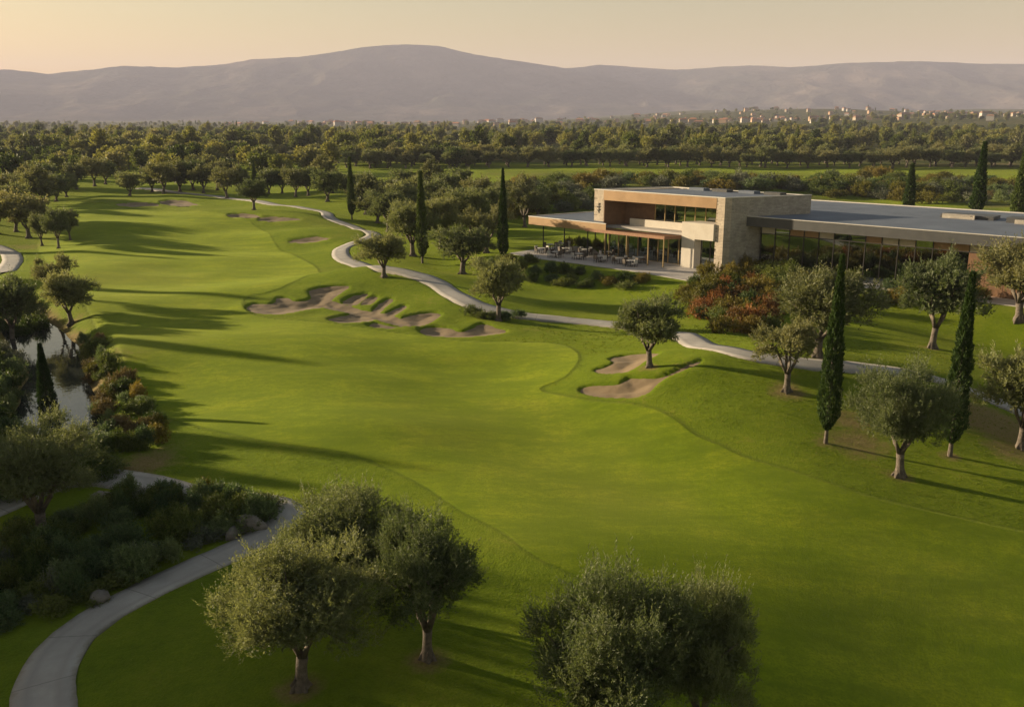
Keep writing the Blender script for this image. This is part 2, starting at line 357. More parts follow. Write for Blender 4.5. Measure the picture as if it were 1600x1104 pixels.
# bunkers: outlines traced on the ground
def zoomA(p): return [(360 + a / 3.2, 380 + b / 3.2) for a, b in p]
def zoomB(p): return [(860 + a / 3.2, 440 + b / 3.2) for a, b in p]
bunker_px = [
 ('broad sand bunker with sand fingers running up the slope beside the mid fairway', .55, zoomA([(88, 318), (130, 298), (215, 298), (235, 275), (300, 272), (330, 285), (395, 278), (385, 245), (430, 228), (500, 219), (590, 220), (560, 245), (510, 282), (520, 300), (600, 310), (650, 330), (560, 332), (470, 320), (380, 330), (300, 345), (200, 350), (120, 340)])),
 ('thin dark sand strip in front of the sand fingers', .34, zoomA([(680, 408), (720, 394), (800, 408), (870, 418), (800, 428), (700, 418)])),
 ('long sand bunker at the foot of the olive by the path', .42, zoomA([(945, 428), (1020, 415), (1110, 424), (1160, 438), (1250, 402), (1340, 425), (1380, 442), (1300, 457), (1180, 467), (1080, 467), (980, 457)])),
 ('sand bunker in front of the trunk of the lone round olive', .5, zoomB([(215, 440), (270, 420), (310, 405), (290, 388), (360, 370), (470, 360), (545, 358), (520, 375), (480, 392), (440, 422), (390, 450), (330, 458), (250, 455)])),
 ('nearest curved sand bunker below the lone round olive', .52, zoomB([(150, 540), (190, 518), (280, 510), (350, 505), (380, 480), (430, 475), (520, 475), (580, 455), (660, 422), (740, 395), (745, 412), (650, 452), (575, 484), (525, 522), (500, 547), (430, 572), (300, 574), (200, 562)])),
 ('far sand bunker at the top of the fairway', .55, [(183, 318), (205, 314), (240, 315), (245, 322), (215, 325), (190, 323)]),
 ('far sand bunker with two lobes beside the top fairway', .55, [(250, 316), (265, 309), (290, 311), (300, 317), (310, 322), (285, 325), (262, 322)]),
 ('far sand bunker below the olive at the top path', .55, [(355, 338), (370, 331), (395, 333), (405, 340), (380, 342)]),
 ('far sand bunker under the path bend', .55, [(400, 342), (425, 336), (450, 338), (468, 343), (440, 348), (415, 347)]),
 ('small sand bunker under the near path bend', .55, [(448, 379), (470, 370), (492, 366), (512, 370), (500, 378), (475, 383)]),
]
finger_px = [zoomA([(560, 292), (600, 268), (690, 250), (670, 275), (630, 305), (590, 304)]),
 zoomA([(648, 302), (690, 272), (740, 265), (722, 292), (690, 306)]),
 zoomA([(705, 342), (742, 302), (790, 280), (815, 287), (780, 318), (745, 347)]),
 zoomA([(750, 364), (800, 338), (862, 310), (882, 320), (835, 352), (800, 374)]),
 zoomA([(500, 377), (560, 362), (650, 348), (720, 367), (690, 390), (580, 397), (520, 388)]),
 zoomA([(850, 378), (930, 356), (1000, 348), (1045, 356), (1012, 386), (960, 412), (900, 416), (850, 410), (880, 396)]),
 zoomA([(480, 302), (560, 300), (640, 328), (760, 350), (860, 378), (900, 400), (870, 414), (780, 398), (700, 376), (600, 350), (500, 328)])]
def adjust(lb, P):
    c = np.mean(P, 0); k = (1.18, 1.18) if lb == 'finger' else (1.1, .62) if lb.startswith('far ') or lb.startswith('small ') else (1.06, 1.1)
    return [(c[0] + (a - c[0]) * k[0], c[1] + (b - c[1]) * k[1]) for a, b in P]
class Outline:
    def __init__(s, polys): s.p = polys; a = np.vstack(polys); s.lo = a.min(0); s.hi = a.max(0); s.c = a.mean(0)
    def sdf(s, x, y):
        d = polysdf(x, y, s.p[0])
        for q in s.p[1:]: d = np.minimum(d, polysdf(x, y, q))
        return d
bunkers = []
for lb, dp, P in bunker_px:
    PP = [smooth_poly([hit(*p) for p in adjust(lb, P)])]
    if 'sand fingers running' in lb: PP += [smooth_poly([hit(*p) for p in adjust('finger', Q)]) for Q in finger_px]; dp = .42
    bunkers.append((lb, dp, Outline(PP)))
paths_px = [
 ('pale concrete cart path winding from the far trees past the clubhouse', 2.35, [(215, 294), (270, 300), (340, 307), (420, 318), (480, 326), (506, 331), (514, 339), (530, 347), (552, 354), (575, 361), (584, 368), (575, 374), (556, 379), (538, 386), (532, 396), (542, 407), (567, 416), (600, 421), (634, 425), (662, 433), (692, 448), (722, 468), (770, 485), (830, 495), (900, 501), (960, 507), (1030, 518), (1080, 531), (1130, 545), (1180, 556), (1260, 568), (1340, 574), (1420, 583), (1475, 595), (1520, 611), (1560, 629), (1640, 660), (1760, 700)]),
 ('wide concrete cart path curving around the foreground shrub bed', 2.0, [(90, 1230), (68, 1150), (66, 1100), (76, 1050), (108, 1000), (165, 957), (235, 919), (310, 883), (360, 863), (405, 843), (440, 820), (448, 803), (420, 790), (370, 782), (303, 775), (240, 762), (202, 751), (165, 745), (110, 748), (40, 772), (-60, 820)]),
 ('short stretch of cart path at the left edge beyond the creek', 2.6, [(-120, 370), (-60, 378), (-10, 385), (12, 394), (20, 404), (14, 416), (0, 428), (-30, 440)]),
]
paths = [(lb, wd, smooth_line([hit(*p) for p in P], 1.0)) for lb, wd, P in paths_px]
fair_px = [(905, 900), (860, 880), (820, 856), (784, 828), (723, 798), (673, 764), (622, 737), (540, 706), (420, 690), (270, 655), (215, 600), (180, 540), (140, 490), (110, 440), (60, 388), (90, 345), (150, 318), (230, 330), (320, 330), (400, 352), (440, 392), (500, 425), (440, 450), (390, 462), (380, 476), (400, 494), (480, 502), (560, 512), (640, 523), (700, 531), (750, 534), (860, 536), (898, 546), (906, 562), (885, 588), (852, 602), (850, 612), (922, 627), (979, 631), (1022, 638), (1047, 649), (1066, 662), (1091, 681), (1129, 696), (1160, 712), (1212, 728), (1260, 742), (1314, 760), (1372, 779), (1470, 802), (1600, 830), (1800, 870), (2100, 1104), (2000, 1400), (1400, 1300), (1060, 1010)]
fair = smooth_poly([hit(*p) for p in fair_px], 2.0)
soil_spots = []                                # (x, y, radius, strength), filled by the trees

# ------------------------------------------------------------------ foliage meshes
def leaves(P, D, L, W, rg, roll=None):
    n = len(P); D = D / (np.linalg.norm(D, axis=1, keepdims=True) + 1e-9)
    q = rg.normal(size=(n, 3)); S = np.cross(D, q); S /= (np.linalg.norm(S, axis=1, keepdims=True) + 1e-9)
    L = np.broadcast_to(L, n)[:, None]; W = np.broadcast_to(W, n)[:, None]
    V = np.stack([P, P + D * L * .45 + S * W * .5, P + D * L, P + D * L * .45 - S * W * .5], 1).reshape(-1, 3)
    return V, np.arange(n * 4).reshape(-1, 4)
def unit(v): return v / (np.linalg.norm(v, axis=-1, keepdims=True) + 1e-9)

def sprays(P, D, rg, k, Ls, leafL, leafW, spread=.75):
    """twigs P along D with k leaves each"""
    n = len(P); D = unit(D); t = (np.arange(k) + .5) / k
    Ls = rg.uniform(.6, 1.3, n) * Ls
    O = P[:, None] + D[:, None] * (t[None, :, None] * Ls[:, None, None]); O += rg.normal(size=O.shape) * leafL * .12
    side = unit(np.cross(np.repeat(D[:, None], k, 1), rg.normal(size=(n, k, 3))))
    DD = D[:, None] * .75 + side * spread
    LL = leafL * rg.uniform(.7, 1.25, (n, k)) * (1.15 - .4 * t[None])
    return O.reshape(-1, 3), DD.reshape(-1, 3), LL.ravel(), (LL * leafW / leafL).ravel()

def olive(seed, n_clump, n_spray, k, leafL, leafW, Ls, R0=2.5, z0=1.5, z1_=5.6, fork=1.25, lean=.0, open_=0., material='olive', name='crown', wisp=.08):
    rg = np.random.default_rng(seed); zc = (z0 + z1_) / 2; hz = (z1_ - z0) / 2
    C = unit(rg.normal(size=(n_clump * 3, 3))); C = C[C[:, 2] > -.72][:n_clump]; n_clump = len(C)
    rad = rg.uniform(.46, .92, n_clump) * (1 + .14 * np.sin(np.arctan2(C[:, 1], C[:, 0]) * 2 + seed) + .10 * np.sin(np.arctan2(C[:, 1], C[:, 0]) * 3 + seed * 2)); Cc = C * rad[:, None] * np.array([R0, R0, hz]); Cc[:, 0] += lean * Cc[:, 2]; Cc[:, 2] += zc
    cr = R0 * rg.uniform(.20, .42, n_clump) * (1 - .25 * open_)
    ci = rg.integers(0, n_clump, n_spray); dirs = unit(rg.normal(size=(n_spray, 3))); dirs[:, 2] = np.where(dirs[:, 2] < -.3, -dirs[:, 2] * .6, dirs[:, 2])
    rr = rg.uniform(.25, 1., n_spray) ** .6
    P = Cc[ci] + dirs * (rr * cr[ci])[:, None] * np.array([1, 1, .85])
    D = dirs * .7 + unit((P - np.array([0, 0, zc - .6])) * np.array([1, 1, 1.1])) * .6 + np.array([0, 0, .55]) + rg.normal(size=P.shape) * .35
    a = sprays(P, D, rg, k, Ls, leafL, leafW)
    # tall shoots standing out of the crown
    nw = int(n_spray * wisp); ti = rg.integers(0, n_clump, nw); up = unit(np.stack([rg.normal(size=nw) * .35, rg.normal(size=nw) * .35, np.ones(nw)], 1))
    Pw = Cc[ti] + unit(C[ti] * 1. + np.array([0, 0, .6]) + rg.normal(size=(nw, 3)) * .4) * cr[ti][:, None] * .9
    b = sprays(Pw, up + C[ti] * .35, rg, k, Ls * 1.7, leafL, leafW, .5)
    # inner foliage
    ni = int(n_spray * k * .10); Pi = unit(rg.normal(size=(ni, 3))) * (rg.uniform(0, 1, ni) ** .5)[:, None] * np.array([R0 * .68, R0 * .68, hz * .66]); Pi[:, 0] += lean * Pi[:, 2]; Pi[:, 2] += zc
    if open_ > .5: Pi = Pi[: ni // 3]
    O = np.vstack([a[0], b[0], Pi]); DD = np.vstack([a[1], b[1], rg.normal(size=Pi.shape)])
    LL = np.concatenate([a[2], b[2], np.full(len(Pi), leafL * 1.7)]); WW = np.concatenate([a[3], b[3], np.full(len(Pi), leafW * 2.2)])
    V, F = leaves(O, DD, LL, WW, rg)
    ct = rg.uniform(-.16, .16, n_clump)
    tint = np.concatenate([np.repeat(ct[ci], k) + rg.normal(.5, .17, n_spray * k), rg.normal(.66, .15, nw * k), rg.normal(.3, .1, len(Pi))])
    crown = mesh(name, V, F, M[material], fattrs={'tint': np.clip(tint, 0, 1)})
    # trunk with limbs
    tb = MB(); tw = rg.uniform(-.15, .15, 2)
    tb.tube([(-.03, 0, -.35), (0, 0, 0), (.02 + tw[0] * .2, tw[1] * .2, fork * .35), (tw[0] * .6, tw[1] * .6, fork * .75), (tw[0], tw[1], fork)], [.44, .33, .225, .20, .215], 9)
    for i in range(5):                        # root flare
        an = i * 1.26 + rg.uniform(-.4, .4); tb.tube([(math.cos(an) * .12, math.sin(an) * .12, .45), (math.cos(an) * .28, math.sin(an) * .28, .08), (math.cos(an) * .52, math.sin(an) * .52, -.2)], [.11, .11, .05], 5)
    lim = rg.choice(n_clump, min(n_clump, 15), replace=False)
    na = 4; base_a = rg.uniform(0, 6.28); mains = []
    for i in range(na):
        an = base_a + i * 6.283 / na + rg.uniform(-.35, .35); e = Vector((math.cos(an) * R0 * .30 + tw[0], math.sin(an) * R0 * .30 + tw[1], zc - hz * .30 + rg.uniform(-.15, .3)))
        s_ = Vector((tw[0], tw[1], fork - .1)); m_ = s_.lerp(e, .5) + Vector((math.cos(an) * .10, math.sin(an) * .10, -.05)); tb.tube([s_, m_, e], [.155, .115, .085], 7); mains.append(e)
    for j in lim:
        e = Vector(Cc[j]); s_ = min(mains, key=lambda q: (q - e).length); m_ = s_.lerp(e, .5) + Vector(rg.uniform(-.2, .2, 3)); tb.tube([s_, m_, e], [.075, .05, .018], 5)
    return crown, tb.mesh('trunk', M['bark'], True), 2 * R0, z1_ + Ls * .7

def cypress(seed, n, leafL, leafW, H=11.5, R0=.60):
    rg = np.random.default_rng(seed)
    def prof(t): return R0 * np.minimum(1, (t / .12) ** .6) * np.clip(1 - ((t - .20).clip(0) / .80) ** 1.25, 0.0, 1)
    nb = 150; tb_ = rg.uniform(.03, 1, nb); ab = rg.uniform(0, 6.283, nb)
    t = rg.uniform(0.0, 1, n) ** .9; an = rg.uniform(0, 6.283, n)
    lump = np.ones(n) + .22 * vnoise(an * 2.2 + seed, t * 26, seed) + .14 * np.sin(an * 5 + t * 40 + seed) * np.sin(t * 23 + an * 2) + .10 * np.sin(an * 9 - t * 70)
    r = prof(t) * lump * rg.uniform(.55, 1.03, n) ** .6 + .02
    P = np.stack([np.cos(an) * r, np.sin(an) * r, .75 + t * (H - .9)], 1)
    D = np.stack([np.cos(an) * .38, np.sin(an) * .38, np.ones(n)], 1) + rg.normal(size=(n, 3)) * .2
    V, F = leaves(P, D, leafL * rg.uniform(.7, 1.4, n), leafW * rg.uniform(.7, 1.3, n), rg)
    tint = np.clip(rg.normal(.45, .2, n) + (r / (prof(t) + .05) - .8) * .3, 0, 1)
    tr = MB().tube([(0, 0, -.3), (0, 0, 0), (0, 0, .9), (0, 0, H * .6), (0, 0, H * .93)], [.20, .15, .115, .07, .01], 8)
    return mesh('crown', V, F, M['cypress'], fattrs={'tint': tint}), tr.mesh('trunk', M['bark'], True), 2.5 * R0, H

def shrub(seed, n_spray, k, leafL, leafW, Ls, material, flat_=.8):
    """dome-like shrub about 2 m wide and 1.5 m tall"""
    rg = np.random.default_rng(seed); nc = 14; an = rg.uniform(0, 6.283, nc); rr = rg.uniform(0, .75, nc)
    C = np.stack([np.cos(an) * rr, np.sin(an) * rr, rg.uniform(.25, .95, nc) * flat_ * (1.05 - .6 * rr)], 1); cr = rg.uniform(.25, .45, nc)
    ci = rg.integers(0, nc, n_spray); d = unit(rg.normal(size=(n_spray, 3))); P = C[ci] + d * (cr[ci] * rg.uniform(.2, 1, n_spray) ** .5)[:, None]; P[:, 2] = np.abs(P[:, 2])
    D = d * .6 + np.array([0, 0, .8]) + unit(P) * .4 + rg.normal(size=P.shape) * .3
    O, DD, LL, WW = sprays(P, D, rg, k, Ls, leafL, leafW, .8); V, F = leaves(O, DD, LL, WW, rg)
    ct = rg.uniform(-.2, .2, nc); tint = np.clip(np.repeat(ct[ci], k) + rg.normal(.5, .18, n_spray * k), 0, 1)
    return mesh('shrub', V, F, M[material], fattrs={'tint': tint})

def round_tree(seed, n, leafL, material='wood_leaf', R0=3.2, z0=1.2, z1_=7.0):
    """far tree of leaf clumps"""
    rg = np.random.default_rng(seed); nc = 26; zc, hz = (z0 + z1_) / 2, (z1_ - z0) / 2
    C = unit(rg.normal(size=(nc, 3))) * rg.uniform(.35, .85, nc)[:, None] * np.array([R0, R0, hz]); C[:, 2] += zc; cr = R0 * rg.uniform(.22, .42, nc)
    ci = rg.integers(0, nc, n); d = unit(rg.normal(size=(n, 3))); P = C[ci] + d * (cr[ci] * rg.uniform(.3, 1, n) ** .5)[:, None]
    D = d + rg.normal(size=d.shape) * .5 + np.array([0, 0, .4]); L = leafL * rg.uniform(.6, 1.4, n)
    V, F = leaves(P, D, L, L * .55, rg); ct = rg.uniform(-.22, .22, nc)
    tr = MB().tube([(0, 0, -.4), (0, 0, 0), (.05, .02, z0), (0, 0, zc)], [.32, .24, .17, .08], 6)
    for i in range(5):
        e = C[i]; tr.tube([(0, 0, z0 * .9), tuple(e * .5 + np.array([0, 0, z0 * .5])), tuple(e)], [.12, .08, .03], 4)
    return mesh('crown', V, F, M[material], fattrs={'tint': np.clip(ct[ci] + rg.normal(.5, .17, n), 0, 1)}), tr.mesh('trunk', M['bark'], True), 2 * R0, z1_

OL_NEAR = [olive(21, 42, 3900, 16, .13, .034, .42, z0=1.3), olive(22, 34, 3000, 16, .13, .034, .45, open_=.3, lean=.06), olive(23, 44, 3900, 16, .125, .034, .42, z0=1.3), olive(24, 42, 3900, 16, .135, .036, .5, z0=1.2, wisp=.13)]
OL_MID = [olive(31, 34, 1500, 12, .24, .07, .5), olive(32, 22, 900, 12, .24, .07, .5, open_=.6, material='olive_pale', fork=1.5, z0=1.9), olive(33, 34, 1500, 12, .24, .07, .5, fork=1.5, z0=1.6), olive(34, 32, 1500, 12, .24, .07, .55, material='olive_pale', wisp=.14)]
OL_FAR = [olive(41, 26, 430, 8, .42, .15, .6, z0=.9, fork=1.), olive(42, 22, 400, 8, .42, .15, .6, material='olive_pale', fork=1.3, z0=1.3), olive(43, 26, 430, 8, .45, .16, .6, material='olive_pale', z0=.8, fork=1.)]
CYP = [cypress(51, 15000, .22, .06), cypress(52, 15000, .22, .06), cypress(53, 7000, .34, .10)]
RND = [round_tree(61, 1500, .75), round_tree(62, 1500, .75, R0=2.8, z1_=8.0), round_tree(63, 1400, .8, 'olive_pale'), round_tree(64, 1300, .75, R0=3.8, z1_=6.4)]
SHR = {k: [shrub(70 + i * 3 + j, 420, 10, .12, .045, .3, m) for j in range(2)] for i, (k, m) in enumerate((('green', 'shrub_green'), ('dark', 'shrub_dark'), ('red', 'shrub_red'), ('yellow', 'shrub_yellow'), ('grey', 'shrub_grey'), ('brown', 'shrub_brown')))}

def tree(name, var, x, y, width, height, rz, label, cat, group=None, z=None, soil=0.):
    if z is None: z = z1(x, y)
    r = obj(name, None, None, (x, y, z), rz, (width / var[2], width / var[2], height / var[3]), label, cat, group)
    r.empty_display_size = .3
    obj('crown', var[0], r); obj('trunk', var[1], r)
    if soil: soil_spots.append((x, y, soil, .75))
    return r
def by_px(bx, by, left, right, top):
    """ground position, width and height of a tree from where it stands in the photograph"""
    x, y = hit(bx, by); z = z1(x, y); D = depth_at(x, y, z); wd = .92 * (right - left) / FPX * D
    # height so that the top reaches the row
    lo, hi = .5, 30
    for _ in range(40):
        m_ = (lo + hi) / 2
        if to_px(x, y, z + m_)[1] > top: lo = m_
        else: hi = m_
    return x, y, wd, lo

# ---- single trees
TREES = [ # kind, variant, base x, base y, crown left, right, top, rot, label, soil
 ('olive_tree', OL_NEAR[0], 470, 1074, 336, 575, 848, .4, 'big dense olive tree in the shade beside the foreground path', 1.1),
 ('olive_tree', OL_NEAR[1], 668, 1028, 584, 778, 803, 2.2, 'open foreground olive tree with a slim bare trunk on shaded lawn', 1.0),
 ('olive_tree', OL_NEAR[2], 545, 945, 416, 628, 766, 4.0, 'olive tree standing behind the big dense one near the path bend', 0),
 ('olive_tree', OL_NEAR[3], 940, 1180, 812, 1060, 897, 1.2, 'broad olive tree cut by the bottom edge of the photo', .9),
 ('olive_tree', OL_NEAR[2], 1092, 1178, 1006, 1186, 905, 3.1, 'dark olive tree touching the broad one at the bottom edge', .9),
 ('olive_tree', OL_NEAR[3], 1405, 744, 1320, 1478, 566, 5.2, 'stout olive tree standing between the two tall cypresses', 1.0),
 ('olive_tree', OL_MID[0], 1594, 700, 1532, 1660, 536, 2.0, 'olive tree cut by the right edge beside the brown soil', 1.0),
 ('olive_tree', OL_MID[1], 1229, 611, 1170, 1292, 497, 0.8, 'thin airy olive tree with a forked trunk next to the path', 1.6),
 ('olive_tree', OL_MID[2], 1015, 575, 958, 1068, 466, 3.6, 'lone round olive tree above the curved sand bunkers', .9),
 ('olive_tree', OL_MID[3], 1278, 558, 1190, 1352, 425, 2.6, 'large pale olive tree behind the near cypress, below the long glass wing', .8),
 ('olive_tree', OL_MID[0], 1456, 544, 1394, 1516, 392, 4.4, 'full green olive tree on the lawn below the glass wing', 1.0),
 ('olive_tree', OL_MID[3], 1592, 500, 1518, 1660, 372, 1.0, 'pale olive tree hiding the far end of the glass wing', 0),
 ('olive_tree', OL_MID[2], 779, 501, 736, 830, 403, 5.5, 'olive tree on the path edge beside the fingered bunkers', .6),
 ('olive_tree', OL_MID[0], 600, 432, 556, 637, 361, 2.9, 'round olive tree inside the bend of the winding path', .9),
 ('olive_tree', OL_MID[2], 722, 428, 672, 778, 355, 0.2, 'wide olive tree on the lawn before the terrace', .7),
 ('olive_tree', OL_MID[0], 112, 506, 66, 152, 421, 1.7, 'olive tree above the creek casting a long shadow on the fairway', 1.6),
 ('olive_tree', OL_MID[1], 92, 475, 68, 130, 398, 3.3, 'thin olive tree just behind the one above the creek', 0),
 ('olive_tree', OL_NEAR[1], 66, 838, -30, 172, 662, 5.0, 'sprawling grey olive tree rising from the foreground shrub bed', 0),
 ('olive_tree', OL_MID[0], 20, 535, -30, 62, 428, 5.3, 'dark olive tree at the left edge over the creek bank', 0),
 ('olive_tree', OL_MID[0], 66, 384, 52, 88, 332, 1.3, 'leftmost olive of the small group at the far creek path', 0),
 ('olive_tree', OL_MID[2], 92, 388, 68, 112, 326, 2.3, 'tallest olive of the small group at the far creek path', 0),
 ('olive_tree', OL_MID[2], 110, 375, 92, 128, 328, 4.3, 'rightmost olive of the small group at the far creek path', 0),
 ('cypress_tree', CYP[0], 1290, 692, 1276, 1316, 398, 0, 'tall slim cypress left of the stout olive on the right lawn', .9),
 ('cypress_tree', CYP[1], 1484, 712, 1468, 1512, 424, 1, 'tall slim cypress right of the stout olive on the right lawn', .7),
 ('cypress_tree', CYP[0], 80, 674, 64, 99, 536, 2, 'cypress standing in front of the shining creek', 0),
 ('cypress_tree', CYP[1], 786, 412, 777, 797, 263, 3, 'tall dark cypress between the grove and the terrace', 0),
 ('cypress_tree', CYP[2], 660, 411, 651, 672, 268, 1.5, 'slender cypress in the middle of the olive grove', 0),
 ('cypress_tree', CYP[2], 550, 343, 543, 557, 246, 2.5, 'slender cypress where the far path bends', 0),
 ('cypress_tree', CYP[2], 1418, 335, 1408, 1429, 256, 3.5, 'shortest of the three cypresses behind the long wing roof', 0),
 ('cypress_tree', CYP[2], 1524, 345, 1513, 1537, 222, 4.5, 'tallest of the three cypresses behind the long wing roof', 0),
 ('cypress_tree', CYP[2], 1588, 350, 1576, 1602, 232, 5.5, 'cypress behind the wing roof at the right edge', 0),
 ('olive_tree', OL_FAR[0], 203, 306, 179, 226, 266, 1.1, 'far olive standing alone beside the top fairway bunkers', 0),
 ('olive_tree', OL_MID[2], 397, 328, 370, 421, 280, 2.1, 'far dark olive at the edge of the winding path', .8),
 ('cypress_tree', CYP[2], 398, 290, 393, 402, 250, 2.1, 'tiny cypress poking up behind the far path olives', 0),
]
for nm, var, bx, by, lf, rt, tp, rz, lb, soil in TREES:
    x, y, wd, ht = by_px(bx, by, lf, rt, tp)
    tree(nm, var, x, y, wd, ht, rz, lb, 'cypress' if nm[0] == 'c' else 'olive tree', 'slim cypresses' if nm[0] == 'c' else 'olive trees of the golf course', soil=soil)
ORD = ['first', 'second', 'third', 'fourth', 'fifth', 'sixth', 'seventh', 'eighth', 'ninth', 'tenth', 'eleventh', 'twelfth', 'thirteenth', 'fourteenth', 'fifteenth', 'sixteenth', 'seventeenth', 'eighteenth', 'nineteenth', 'twentieth']
def ordn(i):
    if i < 20: return ORD[i]
    n = i + 1; return '%d%s' % (n, {1: 'st', 2: 'nd', 3: 'rd'}.get(n % 10 if n % 100 not in (11, 12, 13) else 0, 'th'))
tr = np.random.default_rng(5)
# ---- olive grove right of the winding path
grove = [(520, 302), (512, 315), (572, 335), (607, 362), (590, 348), (640, 372), (625, 345), (655, 350), (690, 388), (645, 400), (700, 362), (735, 378), (680, 335), (720, 342), (760, 360), (775, 345), (605, 318), (650, 318), (570, 308), (700, 318), (745, 325), (800, 338), (820, 355), (760, 395), (545, 312), (815, 322), (840, 340), (630, 305), (670, 302), (720, 305)]
for i, (bx, by) in enumerate(sorted(grove)):
    x, y = hit(bx, by); s = tr.uniform(.85, 1.2)
    tree('olive_tree', (OL_FAR if by < 350 else OL_MID)[tr.integers(0, 3)], x, y, 6.2 * s, 6.3 * s * tr.uniform(.9, 1.1), tr.uniform(0, 6.28), 'olive tree of the grove between path and clubhouse, %s trunk from the path side' % ordn(i), 'olive tree', 'olive grove beside the clubhouse')
# ---- olives lining the top of the fairway
line = [(238, 300), (256, 303), (281, 299), (302, 297), (318, 302), (340, 297), (355, 310), (374, 300), (420, 303), (441, 302), (462, 308), (482, 306), (500, 298), (148, 291), (165, 288), (120, 296)]
for i, (bx, by) in enumerate(sorted(line)):
    x, y = hit(bx, by); s = tr.uniform(.85, 1.15)
    tree('olive_tree', OL_FAR[tr.integers(0, 3)], x, y, 6.6 * s, 7.2 * s, tr.uniform(0, 6.28), 'small olive lining the top of the fairway, %s trunk from the left' % ordn(i), 'olive tree', 'olives lining the top of the fairway')
# ---- grove at the left edge
leftg = [(8, 330), (30, 322), (52, 318), (66, 324), (88, 315), (104, 308), (20, 345), (-15, 350), (-5, 365), (25, 362), (45, 372), (12, 310), (40, 306), (70, 303), (-20, 325)]
for i, (bx, by) in enumerate(sorted(leftg)):
    x, y = hit(bx, by); s = tr.uniform(.85, 1.15)
    tree('olive_tree', OL_FAR[tr.integers(0, 3)], x, y, 7 * s, 7 * s, tr.uniform(0, 6.28), 'olive of the dark grove at the far left edge, %s trunk from the edge' % ordn(i), 'olive tree', 'grove at the far left edge')
# ---- orchard rows beyond the lawn strip
for row, (yy, lab) in enumerate(((352, 'front'), (364, 'second'), (378, 'third'))):
    xs = np.arange(-62 if row == 0 else -70, 205, 7.6) + tr.uniform(-1.2, 1.2, len(np.arange(-62 if row == 0 else -70, 205, 7.6)))
    for i, x in enumerate(xs):
        y = yy + tr.uniform(-1.5, 1.5); s = tr.uniform(.85, 1.18)
        tree('orchard_tree', OL_FAR[tr.integers(0, 3)], float(x), float(y), 7.4 * s, 6.9 * s * tr.uniform(.9, 1.1), tr.uniform(0, 6.28), 'round orchard olive in the %s row beyond the lawn strip, %s from the left' % (lab, ordn(i)), 'olive tree', 'orchard rows beyond the lawn strip')
# ---- woodland trees, the nearest as things, the rest as one mass
def in_field(x, y):                            # open ground that stays free of trees
    px, py = to_px(x, y, 0)
    return (px > 790 and y < 345) or (px > 540 and 262 < y < 345 and px < 790 and (y > 318)) 
near_wood = []
for _ in range(900):
    bx, by = tr.uniform(-40, 760), tr.uniform(246, 293)
    x, y = flat(bx, by)
    if in_field(x, y) or (by > 283 and bx > 110): continue
    if bx > 520 and by > 262: continue
    if all((x - a) ** 2 + (y - b) ** 2 > 49 for a, b in near_wood): near_wood.append((x, y))
near_wood = near_wood[:120]
for x, y in near_wood:
    s = tr.uniform(.8, 1.25); v = RND[tr.integers(0, 4)]
    tree('woodland_tree', v, x, y, v[2] * s * 1.1, v[3] * s, tr.uniform(0, 6.28), ['broad leafy', 'tall leafy', 'pale grey green', 'low wide'][RND.index(v)] + ' tree of the woodland beyond the top of the fairway', 'tree', 'woodland beyond the fairway')

def gn_scatter(name, pts, src, label, cat):
    """one mass of far trees: the crown mesh of src on points"""
    P = np.array([(p[0], p[1], p[2]) for p in pts]); me = mesh(name, P, [], M['wood_leaf'])
    a = me.attributes.new('scl', 'FLOAT_VECTOR', 'POINT'); a.data.foreach_set('vector', np.array([(p[3], p[3], p[4]) for p in pts], np.float32).ravel())
    a = me.attributes.new('rot', 'FLOAT_VECTOR', 'POINT'); a.data.foreach_set('vector', np.array([(0, 0, p[5]) for p in pts], np.float32).ravel())
    o = obj(name, me, label=label, cat=cat, kind='stuff')
    g = bpy.data.node_groups.new(name, 'GeometryNodeTree'); g.interface.new_socket('Geometry', in_out='INPUT', socket_type='NodeSocketGeometry'); g.interface.new_socket('Geometry', in_out='OUTPUT', socket_type='NodeSocketGeometry')
    n, l = g.nodes, g.links; gi = n.new('NodeGroupInput'); go = n.new('NodeGroupOutput'); ip = n.new('GeometryNodeInstanceOnPoints'); oi = n.new('GeometryNodeObjectInfo')
    oi.inputs['Object'].default_value = src; oi.inputs['As Instance'].default_value = True
    s = n.new('GeometryNodeInputNamedAttribute'); s.data_type = 'FLOAT_VECTOR'; s.inputs['Name'].default_value = 'scl'
    r = n.new('GeometryNodeInputNamedAttribute'); r.data_type = 'FLOAT_VECTOR'; r.inputs['Name'].default_value = 'rot'
    l.new(gi.outputs[0], ip.inputs['Points']); l.new(oi.outputs['Geometry'], ip.inputs['Instance']); l.new(s.outputs[0], ip.inputs['Scale']); l.new(r.outputs[0], ip.inputs['Rotation']); l.new(ip.outputs[0], go.inputs[0])
    md = o.modifiers.new('scatter', 'NODES'); md.node_group = g; return o
crowns = []
for v in RND:                                  # the first woodland tree of each kind carries the shared crown mesh
    crowns.append(next(o for o in bpy.data.objects if o.data is v[0]))
far_pts = [[] for _ in RND]; village_zone = lambda x, y: False
for _ in range(5200):
    d = math.exp(tr.uniform(math.log(392), math.log(3600))); az = R(tr.uniform(-33, 33)); x, y = d * math.sin(az), d * math.cos(az)
    px = to_px(x, y, 0)[0]
    if y < 395 and px > 520: continue
    if d < 1300 and vnoise(np.array([x / 55]), np.array([y / 75]), 23)[0] > .30: continue
    if d > 1450 and 330 < px < 980 and tr.random() < .65: continue
    if d > 1300 and vnoise(np.array([x / 170]), np.array([y / 170]), 21)[0] > .12: continue
    k = int(tr.integers(0, 4)); s = tr.uniform(.4, 1.5); nar = tr.random() < .06; far_pts[k].append((x, y, z1(x, y), .42 if nar else s, tr.uniform(1.3, 1.9) if nar else s * tr.uniform(.8, 1.3), tr.uniform(0, 6.28)))
